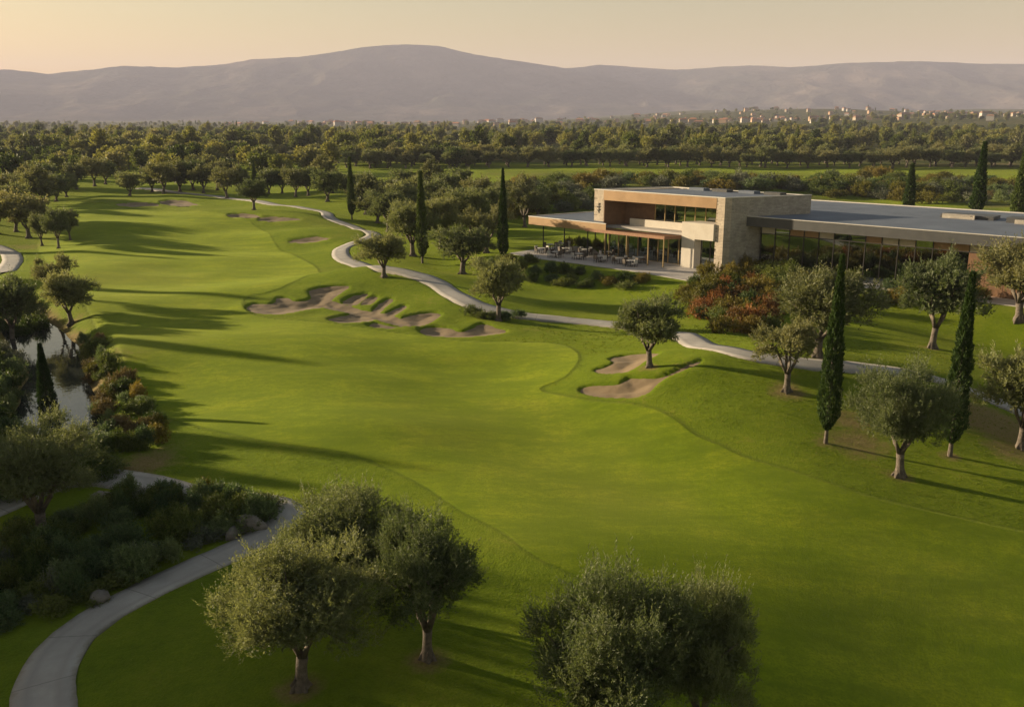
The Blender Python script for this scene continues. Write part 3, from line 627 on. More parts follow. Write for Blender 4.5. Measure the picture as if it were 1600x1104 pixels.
for k in range(4):
    gn_scatter('woodland', far_pts[k], crowns[k], ['dark mass of broad woodland trees spreading to the far plain', 'mass of taller woodland trees spreading to the far plain', 'mass of pale grey green trees spreading to the far plain', 'mass of low wide trees spreading to the far plain'][k], 'woodland')

# ------------------------------------------------------------------ ground sheet
ys = np.concatenate([np.linspace(1330, 460, 470), np.linspace(458.5, 300, 110), np.linspace(298, 215, 46)])
rad = CAM_H / np.tan(PITCH + np.arctan((ys - 552) / FPX)); rad = np.concatenate([[1.0, 4, 8, 12], rad[rad > 14], np.geomspace(rad[-1] * 1.06, 12000, 40)])
az = np.concatenate([np.linspace(-180, -37, 30)[:-1], np.linspace(-37, 37, 600), np.linspace(37, 180, 30)[1:-1]])
RR, AZ = np.meshgrid(rad, np.radians(az), indexing='ij'); X = RR * np.sin(AZ); Y = RR * np.cos(AZ); Z = zbase(X, Y)
near = RR < 420
for lb, dp, P in bunkers:
    lo, hi = P.lo - 5, P.hi + 5; m_ = near & (X > lo[0]) & (X < hi[0]) & (Y > lo[1]) & (Y < hi[1]); s = P.sdf(X[m_], Y[m_])
    Z[m_] += -dp * sstep(-.05, .9, -s) + .07 * np.exp(-((s - .5) / .9) ** 2) * (s > -.05)
pathd = np.full(X.shape, 99.); 
for lb, wd, P in paths:
    m_ = near & (X > P[:, 0].min() - 6) & (X < P[:, 0].max() + 6) & (Y > P[:, 1].min() - 6) & (Y < P[:, 1].max() + 6)
    dd = linedist(X[m_], Y[m_], [tuple(p) for p in P[::2]] + [tuple(P[-1])]); Z[m_] -= .18 * (1 - sstep(wd / 2 - .25, wd / 2, dd)); pathd[m_] = np.minimum(pathd[m_], dd - wd / 2)
fs = np.full(X.shape, 99.); fs[near] = polysdf(X[near], Y[near], fair); fwy = 1 - sstep(-.12, .12, fs)
stripe = np.exp(-((fs - .12) / .16) ** 2) * (RR < 130)
soil = np.zeros(X.shape)
def spot(x, y, r_, st):
    m_ = (np.abs(X - x) < r_ * 3) & (np.abs(Y - y) < r_ * 3); soil[m_] = np.maximum(soil[m_], st * np.exp(-(((X[m_] - x) ** 2 + (Y[m_] - y) ** 2) / r_ ** 2) ** 1.0))
for s in soil_spots: spot(*s)
for px, py, r_, st in ((1545, 655, 3.4, 1.1), (1500, 640, 3.0, 1.1), (1450, 622, 2.4, 1.0), (1400, 604, 2., .9), (1335, 690, 2.4, .8), (1330, 660, 2., .7), (1600, 680, 3.4, 1.1), (1580, 705, 2., .8), (640, 462, 4, .3), (690, 470, 4, .35), (830, 520, 4, .35), (230, 720, 2.5, .7), (205, 735, 2, .7), (260, 690, 2., .4), (650, 1000, 1.6, .35), (170, 560, 3, .4), (210, 660, 3, .5), (1075, 572, 2.0, .45), (40, 386, 5, .6), (690, 400, 4, .35)):
    x, y = hit(px, py); spot(x, y, r_, st)
cd = linedist(X, Y, creek); soil = np.maximum(soil, .9 * (1 - sstep(2.0, 4.5, cd)))
for lb, dp, P in bunkers:
    m_ = near & (X > P.lo[0] - 4) & (X < P.hi[0] + 4) & (Y > P.lo[1] - 4) & (Y < P.hi[1] + 4); s = P.sdf(X[m_], Y[m_]); soil[m_] = np.maximum(soil[m_], .30 * np.exp(-(s / 1.6) ** 2))
wild = np.maximum(sstep(230, 300, RR) * 0 + sstep(370, 420, RR), sstep(6, 2, cd) * 0)
pxs = 800 + FPX * X / np.maximum(depth_at(X, Y, 0), 1); wild = np.maximum(wild, sstep(205, 245, RR) * sstep(330, 300, pxs) * .0)
wild = np.maximum(wild, np.clip(.8 * (vnoise(X / 22, Y / 22, 31) + .5 * vnoise(X / 7, Y / 9, 32) + .5), 0, .9) * sstep(150, 210, RR) * (1 - .6 * sstep(300, 318, RR)) * sstep(560, 700, pxs))
nr, na = X.shape; idx = np.arange(nr * na).reshape(nr, na); nx_ = np.roll(idx, -1, 1)
F = np.stack([idx[:-1], nx_[:-1], nx_[1:], idx[1:]], -1).reshape(-1, 4)[:, ::-1]
gm = mesh('ground', np.stack([X, Y, Z], -1).reshape(-1, 3), F, M['grass'], True, attrs={'fairway': fwy.ravel(), 'soil': soil.ravel(), 'wild': wild.ravel(), 'stripe': (stripe * .6).ravel()})
obj('ground', gm, kind='structure', label='rolling golf course lawn with mown fairway reaching to the plain')

# ------------------------------------------------------------------ sand, paths, creek
for lb, dp, P in bunkers:
    st = max(.16, float(np.hypot(*P.c)) / 500); lo, hi = P.lo - 1, P.hi + 1
    gx, gy = np.meshgrid(np.arange(lo[0], hi[0], st), np.arange(lo[1], hi[1], st), indexing='ij'); s = P.sdf(gx, gy)
    zz = zbase(gx, gy) - .06 - (dp - .20) * sstep(0, 2.2, -s) + .03 * vnoise(gx / .8, gy / .8, 4) + .012 * vnoise(gx / .3, gy / .3, 5)
    i_ = np.arange(gx.size).reshape(gx.shape); q = np.stack([i_[:-1, :-1], i_[1:, :-1], i_[1:, 1:], i_[:-1, 1:]], -1).reshape(-1, 4); keep = (s.ravel()[q] < .22).all(1); q = q[keep]
    us, inv = np.unique(q, return_inverse=True); V = np.stack([gx, gy, zz], -1).reshape(-1, 3)[us]
    obj('sand_bunker', mesh('sand_bunker', V, inv.reshape(-1, 4), M['sand'], True), kind='structure', label=lb, group='sand bunkers')
for lb, wd, P in paths:
    L = smooth_line(P[::4], .45); T = np.gradient(L, axis=0); T /= np.linalg.norm(T, axis=1, keepdims=True) + 1e-9; N = np.stack([-T[:, 1], T[:, 0]], 1)
    jit = .05 * vnoise(np.arange(len(L)) / 3.3, np.zeros(len(L)), 2) + .03 * vnoise(np.arange(len(L)) / .8, np.zeros(len(L)), 3)
    offs = np.array([-.5, -.49, -.25, 0, .25, .49, .5]) * wd; XX = L[:, 0][:, None] + N[:, 0][:, None] * (offs + jit[:, None]); YY = L[:, 1][:, None] + N[:, 1][:, None] * (offs + jit[:, None])
    ZZ = zbase(XX, YY) + np.array([-.28, .035, .05, .055, .05, .035, -.28])
    i_ = np.arange(XX.size).reshape(XX.shape); q = np.stack([i_[:-1, :-1], i_[:-1, 1:], i_[1:, 1:], i_[1:, :-1]], -1).reshape(-1, 4)[:, ::-1]
    obj('path', mesh('path', np.stack([XX, YY, ZZ], -1).reshape(-1, 3), q, M['path'], True, attrs={'across': np.broadcast_to(offs / wd, XX.shape).ravel(), 'along': np.repeat(np.concatenate([[0], np.cumsum(np.linalg.norm(np.diff(L, axis=0), axis=1))]), len(offs))}), kind='structure', label=lb)
m, n, l, b = mat('creek_water'); b.inputs['Base Color'].default_value = (.03, .035, .03, 1); b.inputs['Roughness'].default_value = .03; b.inputs['IOR'].default_value = 1.33; b.inputs['Specular IOR Level'].default_value = .9
bump(n, l, noise(n, l, 1.2, 3, .5), .18, .06, b); M['water'] = m
L = smooth_line(creek, 2.); T = np.gradient(L, axis=0); T /= np.linalg.norm(T, axis=1, keepdims=True); N = np.stack([-T[:, 1], T[:, 0]], 1)
V = np.concatenate([np.c_[L + N * 4, np.full(len(L), -1.3)], np.c_[L - N * 4, np.full(len(L), -1.3)]]); k = len(L)
obj('water', mesh('water', V, np.array([(i, i + 1, k + i + 1, k + i) for i in range(k - 1)])[:, ::-1], m), kind='structure', label='narrow creek shining between shrubs at the left')

# short tufts of the rough
tg = np.random.default_rng(77); n0 = 60000
ry = np.exp(tg.uniform(math.log(24), math.log(80), n0)); ra = np.radians(tg.uniform(-34, 34, n0)); tx, ty = ry * np.sin(ra), ry * np.cos(ra)
keep = (polysdf(tx, ty, fair) > .15) & (polysdf(tx, ty, plat_poly) > 1) & (linedist(tx, ty, creek) > 3.5)
for lb, dp, P in bunkers: keep &= (P.sdf(tx, ty) > .1) if P.hi[1] < 140 else True
for lb, wd, P in paths: keep &= linedist(tx, ty, [tuple(p) for p in P[::4]]) > wd / 2 + .1
keep &= vnoise(tx / 1.6, ty / 1.6, 61) + .6 * vnoise(tx / 6, ty / 6, 62) > tg.uniform(-1.1, .5, n0); tx, ty, ry = tx[keep], ty[keep], ry[keep]
nb_ = 5; n_ = len(tx); hgt = (tg.uniform(.03, .065, n_) * np.clip(ry / 45, .8, 1.8))[:, None] * tg.uniform(.7, 1.2, (n_, nb_))
bx_ = tx[:, None] + tg.normal(size=(n_, nb_)) * .05; by_ = ty[:, None] + tg.normal(size=(n_, nb_)) * .05; bz_ = np.repeat(zbase(tx, ty)[:, None], nb_, 1) - .02
ta = tg.uniform(0, 6.283, (n_, nb_)); wd_ = .018 * np.clip(ry / 45, .8, 2)[:, None]; cx, sx_ = np.cos(ta) * wd_, np.sin(ta) * wd_; lx, ly = tg.normal(size=(2, n_, nb_)) * .04
V = np.stack([np.stack([bx_ - cx, by_ - sx_, bz_], -1), np.stack([bx_ + cx, by_ + sx_, bz_], -1), np.stack([bx_ + lx, by_ + ly, bz_ + hgt], -1)], 2).reshape(-1, 3)
M['blade'] = leaf_material('grass_blades', (.075, .115, .004), (.13, .175, .007), (.22, .22, .03), None, .45, .6, 0.)
obj('grass', mesh('grass', V, np.arange(len(V)).reshape(-1, 3), M['blade'], fattrs={'tint': np.clip(np.repeat(tg.normal(.5, .22, n_), nb_), 0, 1)}), kind='stuff', label='short grass tufts of the rough around the fairway')

# ------------------------------------------------------------------ mountains
def mountain_mat():
    m, n, l, b = mat('mountain_slopes'); tc = n.new('ShaderNodeTexCoord').outputs['Object']
    f = noise(n, l, .0022, 8, .62, tc); l.new(ramp(n, l, f, [(.35, (.045, .050, .036)), (.5, (.075, .070, .055)), (.66, (.15, .12, .095))]), b.inputs['Base Color']); b.inputs['Roughness'].default_value = 1
    b.inputs['Specular IOR Level'].default_value = 0.; bump(n, l, noise(n, l, .006, 8, .65, tc), .7, 60, b); return m
M['mountain'] = mountain_mat()
rp = np.array([(-500, 118), (-300, 112), (-100, 118), (0, 115), (40, 114), (80, 117), (105, 121), (140, 117), (175, 114), (215, 109), (300, 111), (370, 107), (415, 99), (470, 97), (520, 92), (580, 82), (640, 78), (690, 80), (740, 92), (800, 101), (850, 108), (885, 113), (930, 107), (1000, 112), (1050, 115), (1100, 111), (1155, 108), (1220, 111), (1300, 105), (1400, 102), (1500, 106), (1600, 106), (1750, 104), (1900, 112), (2100, 120)], float)
raz = np.arctan((rp[:, 0] - 800) / FPX); rel = np.arctan((HORIZON - rp[:, 1]) / FPX * np.cos(raz))
a_ = np.linspace(raz[0], raz[-1], 420); rows = np.linspace(0, 1, 90); d0, d1, d2 = 5600., 8000., 9600.
crest = np.interp(a_, raz, rel); crest = np.convolve(np.pad(crest, 2, 'edge'), [.1, .2, .4, .2, .1], 'valid')
TT, AA = np.meshgrid(rows, a_, indexing='ij'); ridge_d = d1 + 500 * vnoise(AA * 6, AA * 0, 12)
DD = np.where(TT < .8, d0 + (ridge_d - d0) * (TT / .8), ridge_d + (d2 - ridge_d) * ((TT - .8) / .2))
Hc = CAM_H + ridge_d * np.tan(np.interp(AA, a_, crest)); s_ = np.clip(TT / .8, 0, 1)
fall = np.where(TT < .8, .12 * s_ + .88 * s_ ** 2.1, 1 - .75 * ((TT - .8) / .2) ** 1.5); MX, MY = DD * np.sin(AA), DD * np.cos(AA)
rn = sum(vnoise(MX / s + 7, MY / (s * 1.5), 40 + i) * wgt for i, (s, wgt) in enumerate(((900, 1), (430, .55), (210, .3), (100, .16))))
MZ = -10 + (Hc + 10) * fall + (1 - np.abs(rn)) * 130 * s_ * (1 - s_ ** 3) * (TT < .8) - 30 * s_ * (1 - s_)
MZ += np.where(TT < .8, 0, 0) + 2.5 * vnoise(MX / 60, MY / 60, 50) * s_
nr_, na_ = TT.shape; idx = np.arange(nr_ * na_).reshape(nr_, na_); F = np.stack([idx[:-1, :-1], idx[:-1, 1:], idx[1:, 1:], idx[1:, :-1]], -1).reshape(-1, 4)[:, ::-1]
obj('mountains', mesh('mountains', np.stack([MX, MY, MZ], -1).reshape(-1, 3), F, M['mountain'], True), kind='structure', label='long hazy mountain ridge with a rounded summit')

exec_building = True
# ------------------------------------------------------------------ clubhouse
Z0 = PLAT
club = obj('clubhouse', None, None, (0, 0, 0), label='modern two storey clubhouse of stone and bronze with a long glass wing', cat='building')
def part(name, mat_, build, parent=club, **kw):
    mb = MB(); build(mb); return mb.build(name, M[mat_], parent, **kw)
def slab(mb, a0, a1, b0, b1, z0, z1_): mb.prism([pl(a0, b0), pl(a1, b0), pl(a1, b1), pl(a0, b1)], Z0 + z0, Z0 + z1_)
H = 8.35; LEN = float(np.linalg.norm(Bc - A)); DEP = 11.2
part('stone_pier', 'stone_warm', lambda m: slab(m, 0, 1.5, 0, DEP, 3.5, H - .02))
part('stone_pier', 'stone_warm', lambda m: slab(m, LEN - 1.05, LEN, 0, .9, -.6, H - .02))
part('side_wall', 'stone', lambda m: slab(m, LEN - .55, LEN - .01, .9, DEP + .6, -.8, H - .02))
part('back_wall', 'stone', lambda m: slab(m, 1.5, LEN - .55, DEP - .5, DEP, -.5, H - .02))
part('fascia', 'bronze', lambda m: slab(m, 1.5, LEN - 1.05, -.03, .35, 7.12, H - .04))
roof = part('roof', 'roof', lambda m: slab(m, .3, LEN - .3, .3, DEP - .2, H - .35, H - .12))
def rim(m):
    slab(m, -.04, LEN + .04, -.06, .22, H - .02, H + .07); slab(m, -.04, .22, .22, DEP, H - .02, H + .07); slab(m, LEN - .22, LEN + .04, .22, DEP + .6, H - .02, H + .07); slab(m, .22, LEN - .22, DEP - .24, DEP, H - .02, H + .07)
part('roof_rim', 'rim', rim, roof)
for i, a in enumerate((2.2, 5.5, 9.2, 12.6)): part('roof_vent', ('roof', 'charcoal')[i % 2], lambda m: slab(m, a + 2, a + 4.1, DEP - 1.6, DEP - .7, H - .12, H + .22), roof)
part('soffit', 'brown', lambda m: slab(m, 1.5, LEN - 1.05, .35, 3.0, 7.05, 7.2))
part('side_lining', 'brown', lambda m: slab(m, 1.5, 1.62, 0, 3.0, 4.0, 7.05))
part('timber_wall', 'brown', lambda m: slab(m, 1.62, 6.2, 3.0, 3.2, 4.05, 7.05))
part('balcony_floor', 'paving', lambda m: slab(m, 1.5, LEN - 1.05, .02, 3.0, 3.75, 4.02))
part('parapet', 'render_pale', lambda m: slab(m, 3.2, LEN - 1.05, 2.2, 2.45, 4.02, 4.9))
part('upper_floor_slab', 'interior', lambda m: slab(m, 1.5, LEN - .55, 3.2, DEP - .5, 3.7, 4.0))
part('inner_wall', 'interior', lambda m: slab(m, 1.6, LEN - .6, 7.2, 7.4, 4.0, 8.0))
part('inner_wall', 'interior', lambda m: slab(m, .5, LEN - .6, 7.5, 7.7, 0, 3.7))
part('ground_floor_slab', 'paving', lambda m: slab(m, -.5, LEN - .6, .9, DEP - .5, -.4, .09))
# upper windows: panes with mullions, ground floor glazing the same way
def glazing(a0, a1, b, z0, z1_, n, mul='gold_metal', f=slab, parent=club, rail=True):
    st = (a1 - a0) / n
    for i in range(n):
        win = part('window', 'glass', lambda m: f(m, a0 + i * st + .05, a0 + (i + 1) * st - .05, b, b + .03, z0 + .06, z1_ - .06), parent)
        part('mullion', mul, lambda m: f(m, a0 + i * st - .05, a0 + i * st + .05, b - .07, b + .08, z0, z1_), win)
        if rail: part('rail', mul, lambda m: (f(m, a0 + i * st + .05, a0 + (i + 1) * st - .05, b - .05, b + .07, z0, z0 + .06), f(m, a0 + i * st + .05, a0 + (i + 1) * st - .05, b - .05, b + .07, z1_ - .06, z1_)), win)
glazing(6.2, LEN - 1.05, 3.0, 4.05, 7.05, 8)
glazing(1.4, 13.4, 1.0, .09, 3.55, 8)
for a in (7.2, 11.6, 15.4): part('curtain', 'curtain', lambda m: slab(m, a, a + .9, 3.5, 3.62, 4.02, 7.0))
for a in (2.3, 5.1, 8.6, 10.9): part('curtain', 'curtain', lambda m: slab(m, a, a + .5, 1.7, 1.8, .1, 3.4))
part('balcony_box', 'render_pale', lambda m: slab(m, 13.45, LEN - 1.05, -.25, 2.2, 3.45, 5.35))
part('entrance_pillar', 'render_pale', lambda m: slab(m, 13.45, 15.2, -.22, 1.2, -.4, 3.45))
glazing(15.2, LEN - 1.05, .75, .09, 3.45, 2, 'dark_metal')
# pergola over the terrace
perg = part('pergola', 'rust', lambda m: (slab(m, 1.5, 13.4, -2.5, -2.3, 3.35, 3.72), slab(m, 1.5, 1.7, -2.3, -.05, 3.35, 3.72), slab(m, 13.2, 13.4, -2.3, -.05, 3.35, 3.72)))
sm = MB(); sm.box(-.05, .05, 0, 2.2, -.06, .06); slat_me = sm.mesh('slat', M['rust'])
ang = math.atan2(VV[1], VV[0]) - math.pi / 2
for i in range(38):
    p = pl(1.95 + i * .3, -2.3); obj('slat', slat_me, perg, (p[0], p[1], Z0 + 3.6), ang)
for a in (4.5, 7.8, 11.0, 13.2): part('post', 'gold_metal', lambda m: slab(m, a, a + .1, -2.44, -2.34, 0, 3.35), perg)
# canopy at the left end
cl_, cf, cb_ = (2.2, 121.0), (11.5, 111.9), (11.4, 127.2)
inn = [pl(1.5, -.04), pl(-.02, -.04), pl(-.02, 7)]
def shrink(poly, k):
    c = np.mean(poly, 0); return [tuple(c + (np.array(p) - c) * k) for p in poly]
cpoly = [cl_, cf, inn[0], inn[1], inn[2], cb_]
canopy = part('canopy', 'bronze', lambda m: m.prism(cpoly, Z0 + 3.45, Z0 + 4.45))
part('canopy_roof', 'roof', lambda m: m.prism(shrink(cpoly, .955), Z0 + 4.3, Z0 + 4.462), canopy)
def crim(m):
    for a, b in ((cl_, cf), (cb_, cl_)):
        a, b = np.array(a), np.array(b); d = (b - a) / np.linalg.norm(b - a); nn = np.array([-d[1], d[0]]) * .12
        m.prism([tuple(a - nn * .4), tuple(b - nn * .4), tuple(b + nn), tuple(a + nn)], Z0 + 4.452, Z0 + 4.54)
part('canopy_rim', 'rim', crim, canopy)
for t, s in ((.12, .1), (.42, .08), (.72, .08), (.95, .08), (.3, .75), (.6, .7)):
    q = np.array(cl_) * (1 - t) + np.array(cf) * t + (np.array(cb_) - np.array(cl_)) * s * .9; MBp = MB(); MBp.box(q[0] - .07, q[0] + .07, q[1] - .07, q[1] + .07, Z0, Z0 + 3.46); MBp.build('post', M['dark_metal'], canopy)
# emblem on the pier: a dark sprig
em = MB(); ec = np.array(pl(.72, -.03)); 
def ep(a, z): p = ec + U * a; return (p[0] + FRONT[0] * .02, p[1] + FRONT[1] * .02, Z0 + z)
em.tube([ep(0, 5.5), ep(.03, 6.1), ep(-.02, 6.75)], [.035, .035, .02], 5)
for a, z, k in ((.3, 6.35, 1), (-.28, 6.3, -1), (.28, 5.95, 1), (-.25, 5.85, -1), (.2, 6.65, 1)): em.tube([ep(0, z - .18), ep(a * .6, z - .02), ep(a, z + .05)], [.03, .06, .015], 5)
em.build('emblem', M['dark_metal'], club, label='dark sprig emblem on the pale stone pier')
# long wing
def pw(a, b): p = W1 + UW * a + NW * b; return (float(p[0]), float(p[1]))
WL = 46.
def wslab(m, a0, a1, b0, b1, z0, z1_): m.prism([pw(a0, b0), pw(a1, b0), pw(a1, b1), pw(a0, b1)], Z0 + z0, Z0 + z1_)
D_ = pl(LEN + .03, DEP); wback = (40.2, 125.5); wb2 = tuple(np.array(wback) + UW * WL)
wpoly = [pl(LEN + .03, 3.0), pw(WL, 0), wb2, wback, D_]
wing_roof = part('wing_roof', 'charcoal', lambda m: m.prism(wpoly, Z0 + 5.15, Z0 + 6.2))
ri = shrink(wpoly, .985); part('roof_deck', 'roof', lambda m: m.prism(ri, Z0 + 6.1, Z0 + 6.215), wing_roof)
def wrim(m):
    a, b = np.array(wpoly[0]), np.array(wpoly[1]); d = UW; nn = NW * .14
    m.prism([tuple(a - nn * .3), tuple(b - nn * .3), tuple(b + nn), tuple(a + nn)], Z0 + 6.205, Z0 + 6.27)
    a, b = np.array(wback), np.array(wb2); m.prism([tuple(a - nn), tuple(b - nn), tuple(b + nn), tuple(a + nn)], Z0 + 6.205, Z0 + 6.32)
part('roof_rim', 'rim', wrim, wing_roof)
for a, b, la, lb_, h in ((17, 14, 5.5, 3.0, .4), (24, 13, 3.2, 2.2, .55), (28.5, 15, 6, 2.6, .4), (34, 12, 4, 3, .6)): part('roof_hatch', 'charcoal', lambda m: wslab(m, a, a + la, b, b + lb_, 6.21, 6.21 + h), wing_roof)
for a, b, la, lb_, h in ((17.3, 13.5, 3.4, .4, .5), (25, 12.2, 4.2, .35, .45)): part('roof_upstand', 'stone', lambda m: wslab(m, a, a + la, b, b + lb_, 6.21, 6.21 + h), wing_roof)
NP = 18; st = 1.72
for i in range(NP):
    a0 = 1.2 + i * st
    if i >= 13:
        part('brown_panel', 'brown', lambda m: wslab(m, a0, a0 + st - .04, 1.6, 1.8, -.2, 4.2)) if i < 16 else part('stone_panel', 'stone', lambda m: wslab(m, a0, a0 + st - .02, 1.6, 1.8, -.2, 4.2))
    else:
        win = part('window', 'glass', lambda m: wslab(m, a0 + .04, a0 + st - .04, 1.6, 1.63, .1, 4.2)); part('mullion', 'dark_metal', lambda m: wslab(m, a0 - .05, a0 + .04, 1.52, 1.7, -.1, 5.15), win)
    part('transom_panel', ('render_pale', 'bronze', 'glass')[(i * 5 + i // 3) % 3], lambda m: wslab(m, a0 + .05, a0 + st - .05, 1.6, 1.68, 4.3, 5.15))
part('transom_rail', 'dark_metal', lambda m: wslab(m, 1.1, 1.2 + NP * st, 1.54, 1.7, 4.2, 4.3))
part('wing_floor', 'paving', lambda m: wslab(m, .2, WL - 1, .4, 15, -.5, .1))
part('inner_wall', 'interior', lambda m: wslab(m, 3, WL - 1, 10, 10.2, .1, 5.15))
part('end_wall', 'stone', lambda m: wslab(m, WL - 1.4, WL - 1, 1.6, 15, -.2, 5.15))
for i in (1, 3, 4, 7, 9, 11): part('curtain', 'curtain', lambda m: wslab(m, 1.3 + i * st, 1.8 + i * st, 2.2, 2.3, .1, 4.2))
part('wing_terrace', 'paving', lambda m: wslab(m, 1.0, 30, -1.6, .4, -.9, .06))

# terrace slab and its furniture
tpoly = [flat(795, 396, Z0), flat(835, 404, Z0), flat(900, 412, Z0), flat(1000, 426, Z0), flat(1075, 439, Z0), flat(1098, 437, Z0), pl(LEN, -.1), pl(LEN, 1.), pl(0, 1.), pl(-7, 6), pl(-11, 5)]
obj('terrace', (lambda m: m.prism(tpoly, Z0 - .7, Z0 + .06).mesh('terrace', M['paving']))(MB()), kind='structure', label='paved terrace in front of the clubhouse')
def add_parts(root, specs):
    for nm, me, loc in specs: obj(nm, me, root, loc)
ttop = MB(); ttop.prism([(math.cos(i * math.pi / 6) * .52, math.sin(i * math.pi / 6) * .52) for i in range(12)], .70, .745); ttop_me = ttop.mesh('table_top', M['white'])
tleg = MB().tube([(0, 0, 0), (0, 0, .70)], [.05, .04], 6).mesh('leg', M['dark_metal']); tfoot = MB().tube([(0, 0, 0), (0, 0, .03)], [.3, .28], 10).mesh('base', M['dark_metal'])
cs = MB().box(-.24, .24, -.24, .24, .40, .46).mesh('seat', M['wicker']); cb2 = MB().prism([(-.24, .19), (.24, .19), (.25, .26), (-.25, .26)], .46, .92).mesh('backrest', M['wicker']); cleg = MB().tube([(0, 0, 0), (0, 0, .40)], [.022, .026], 5).mesh('leg', M['dark_metal'])
cs_w = cs.copy(); cs_w.materials[0] = M['white']; cb_w = cb2.copy(); cb_w.materials[0] = M['white']
tabs = [(846, 396), (868, 402), (884, 396), (905, 405), (915, 398), (938, 409), (948, 402), (968, 412), (985, 416), (1000, 411), (880, 388), (860, 390)]
for i, (px, py) in enumerate(sorted(tabs)):
    x, y = flat(px, py, Z0 + .06); t = obj('cafe_table', None, None, (x, y, Z0 + .06), label='round white terrace table, %s from the left' % ordn(i), cat='table', group='terrace tables'); add_parts(t, [('table_top', ttop_me, (0, 0, 0)), ('leg', tleg, (0, 0, 0)), ('base', tfoot, (0, 0, 0))])
    for k in range(4):
        an = k * 1.571 + tr.uniform(-.25, .25) + .6; wh = (i + k) % 3 == 0
        c = obj('cafe_chair', None, None, (x + math.sin(-an) * .78, y + math.cos(an) * .78, Z0 + .06), an, label='small %s chair drawn up to a round table on the terrace' % ('white' if wh else 'dark wicker'), cat='chair', group='white terrace chairs' if wh else 'dark terrace chairs')
        add_parts(c, [('seat', cs_w if wh else cs, (0, 0, 0)), ('backrest', cb_w if wh else cb2, (0, 0, 0))] + [('leg', cleg, (a, b, 0)) for a in (-.2, .2) for b in (-.2, .2)])

# ------------------------------------------------------------------ shrubs
def shrubs(pts, kinds, sx, sz, label, group, zoff=0., name='shrub'):
    for i, (px, py) in enumerate(pts):
        x, y = hit(px, py); k = kinds[tr.integers(0, len(kinds))]; a, b = tr.uniform(*sx), tr.uniform(*sz)
        word = {'green': 'green', 'dark': 'dark green', 'red': 'red leaved', 'yellow': 'yellow green', 'grey': 'grey leaved', 'brown': 'brownish'}[k]
        obj(name, SHR[k][tr.integers(0, 2)], None, (x, y, z1(x, y) - .05 + zoff), tr.uniform(0, 6.28), (a / 2, a / 2 * tr.uniform(.8, 1.2), b / 1.5), label % word, name, word + ' ' + group)
def fill(poly, n, sep):
    P = np.array(poly, float); out = []; lo, hi = P.min(0), P.max(0)
    for _ in range(n * 40):
        p = tr.uniform(lo, hi)
        if polysdf(np.array([p[0]]), np.array([p[1]]), P)[0] < 0 and all((p[0] - q[0]) ** 2 + ((p[1] - q[1]) * 1.8) ** 2 > sep ** 2 for q in out): out.append((float(p[0]), float(p[1])))
        if len(out) >= n: break
    return out
shrubs(fill([(0, 985), (70, 965), (190, 918), (290, 868), (345, 848), (405, 822), (410, 800), (330, 792), (200, 778), (150, 800), (60, 830), (-40, 850), (-60, 1000)], 75, 25), ['dark', 'dark', 'green', 'dark', 'green', 'grey'], (1.1, 2.6), (.7, 2.0), 'low %s shrub in the shaded bed inside the foreground path', 'shrubs of the foreground bed')
shrubs(fill([(190, 775), (330, 785), (412, 798), (405, 818), (330, 812), (230, 800)], 12, 24), ['yellow', 'green', 'dark'], (1.5, 2.1), (1.3, 1.9), 'low %s shrub along the top of the foreground bed', 'shrubs on top of the foreground bed')
shrubs(fill([(128, 532), (155, 532), (190, 590), (245, 640), (250, 690), (215, 720), (185, 705), (152, 655), (138, 590)], 34, 16), ['green', 'dark', 'yellow', 'green', 'brown', 'green', 'yellow', 'brown', 'green', 'dark'], (1.3, 2.2), (1.1, 1.9), '%s shrub on the fairway bank of the creek', 'shrubs on the fairway side of the creek')
shrubs(fill([(-30, 470), (40, 460), (44, 520), (32, 560), (28, 600), (14, 660), (30, 712), (120, 712), (150, 725), (60, 760), (-40, 780)], 42, 21), ['dark', 'green', 'grey', 'dark'], (1.7, 2.7), (1.3, 2.2), '%s shrub on the far bank of the creek at the left edge', 'shrubs on the far bank of the creek')
shrubs(fill([(1055, 482), (1090, 440), (1150, 405), (1225, 410), (1240, 440), (1210, 500), (1160, 525), (1100, 500)], 40, 18), ['red', 'yellow', 'red', 'green', 'yellow'], (2.6, 3.8), (1.9, 2.9), '%s shrub on the bank below the stone side wall', 'shrubs on the bank below the stone wall')
shrubs(fill([(1085, 490), (1180, 500), (1205, 520), (1130, 525)], 7, 24), ['green', 'yellow'], (2.2, 3.0), (1.5, 2.2), '%s shrub at the foot of the red bank near the path', 'shrubs at the foot of the red bank')
shrubs(fill([(760, 415), (820, 408), (900, 424), (1010, 440), (1000, 452), (900, 452), (820, 445)], 24, 22), ['green', 'dark', 'green', 'yellow'], (1.9, 2.9), (1.2, 1.9), '%s shrub in the bed below the terrace edge', 'shrubs in the bed below the terrace')
shrubs(fill([(1240, 432), (1340, 428), (1530, 440), (1530, 470), (1400, 480), (1330, 490), (1260, 470)], 24, 26), ['green', 'yellow', 'dark'], (2.0, 3.2), (1.3, 2.2), '%s shrub in the bed below the glass wing', 'shrubs in the bed below the glass wing')
shrubs([(905, 388), (920, 389), (932, 391), (892, 386), (912, 384), (945, 392)], ['green', 'yellow'], (1.4, 2.0), (1.5, 2.2), 'tall %s planting under the bronze canopy', 'planting under the canopy', zoff=.05)
shrubs([(738, 492), (752, 497), (765, 499), (790, 500), (808, 496)], ['dark', 'green'], (1.6, 2.2), (.9, 1.4), 'low %s shrub around the trunk of the olive at the path edge', 'shrubs around the olive at the path edge')
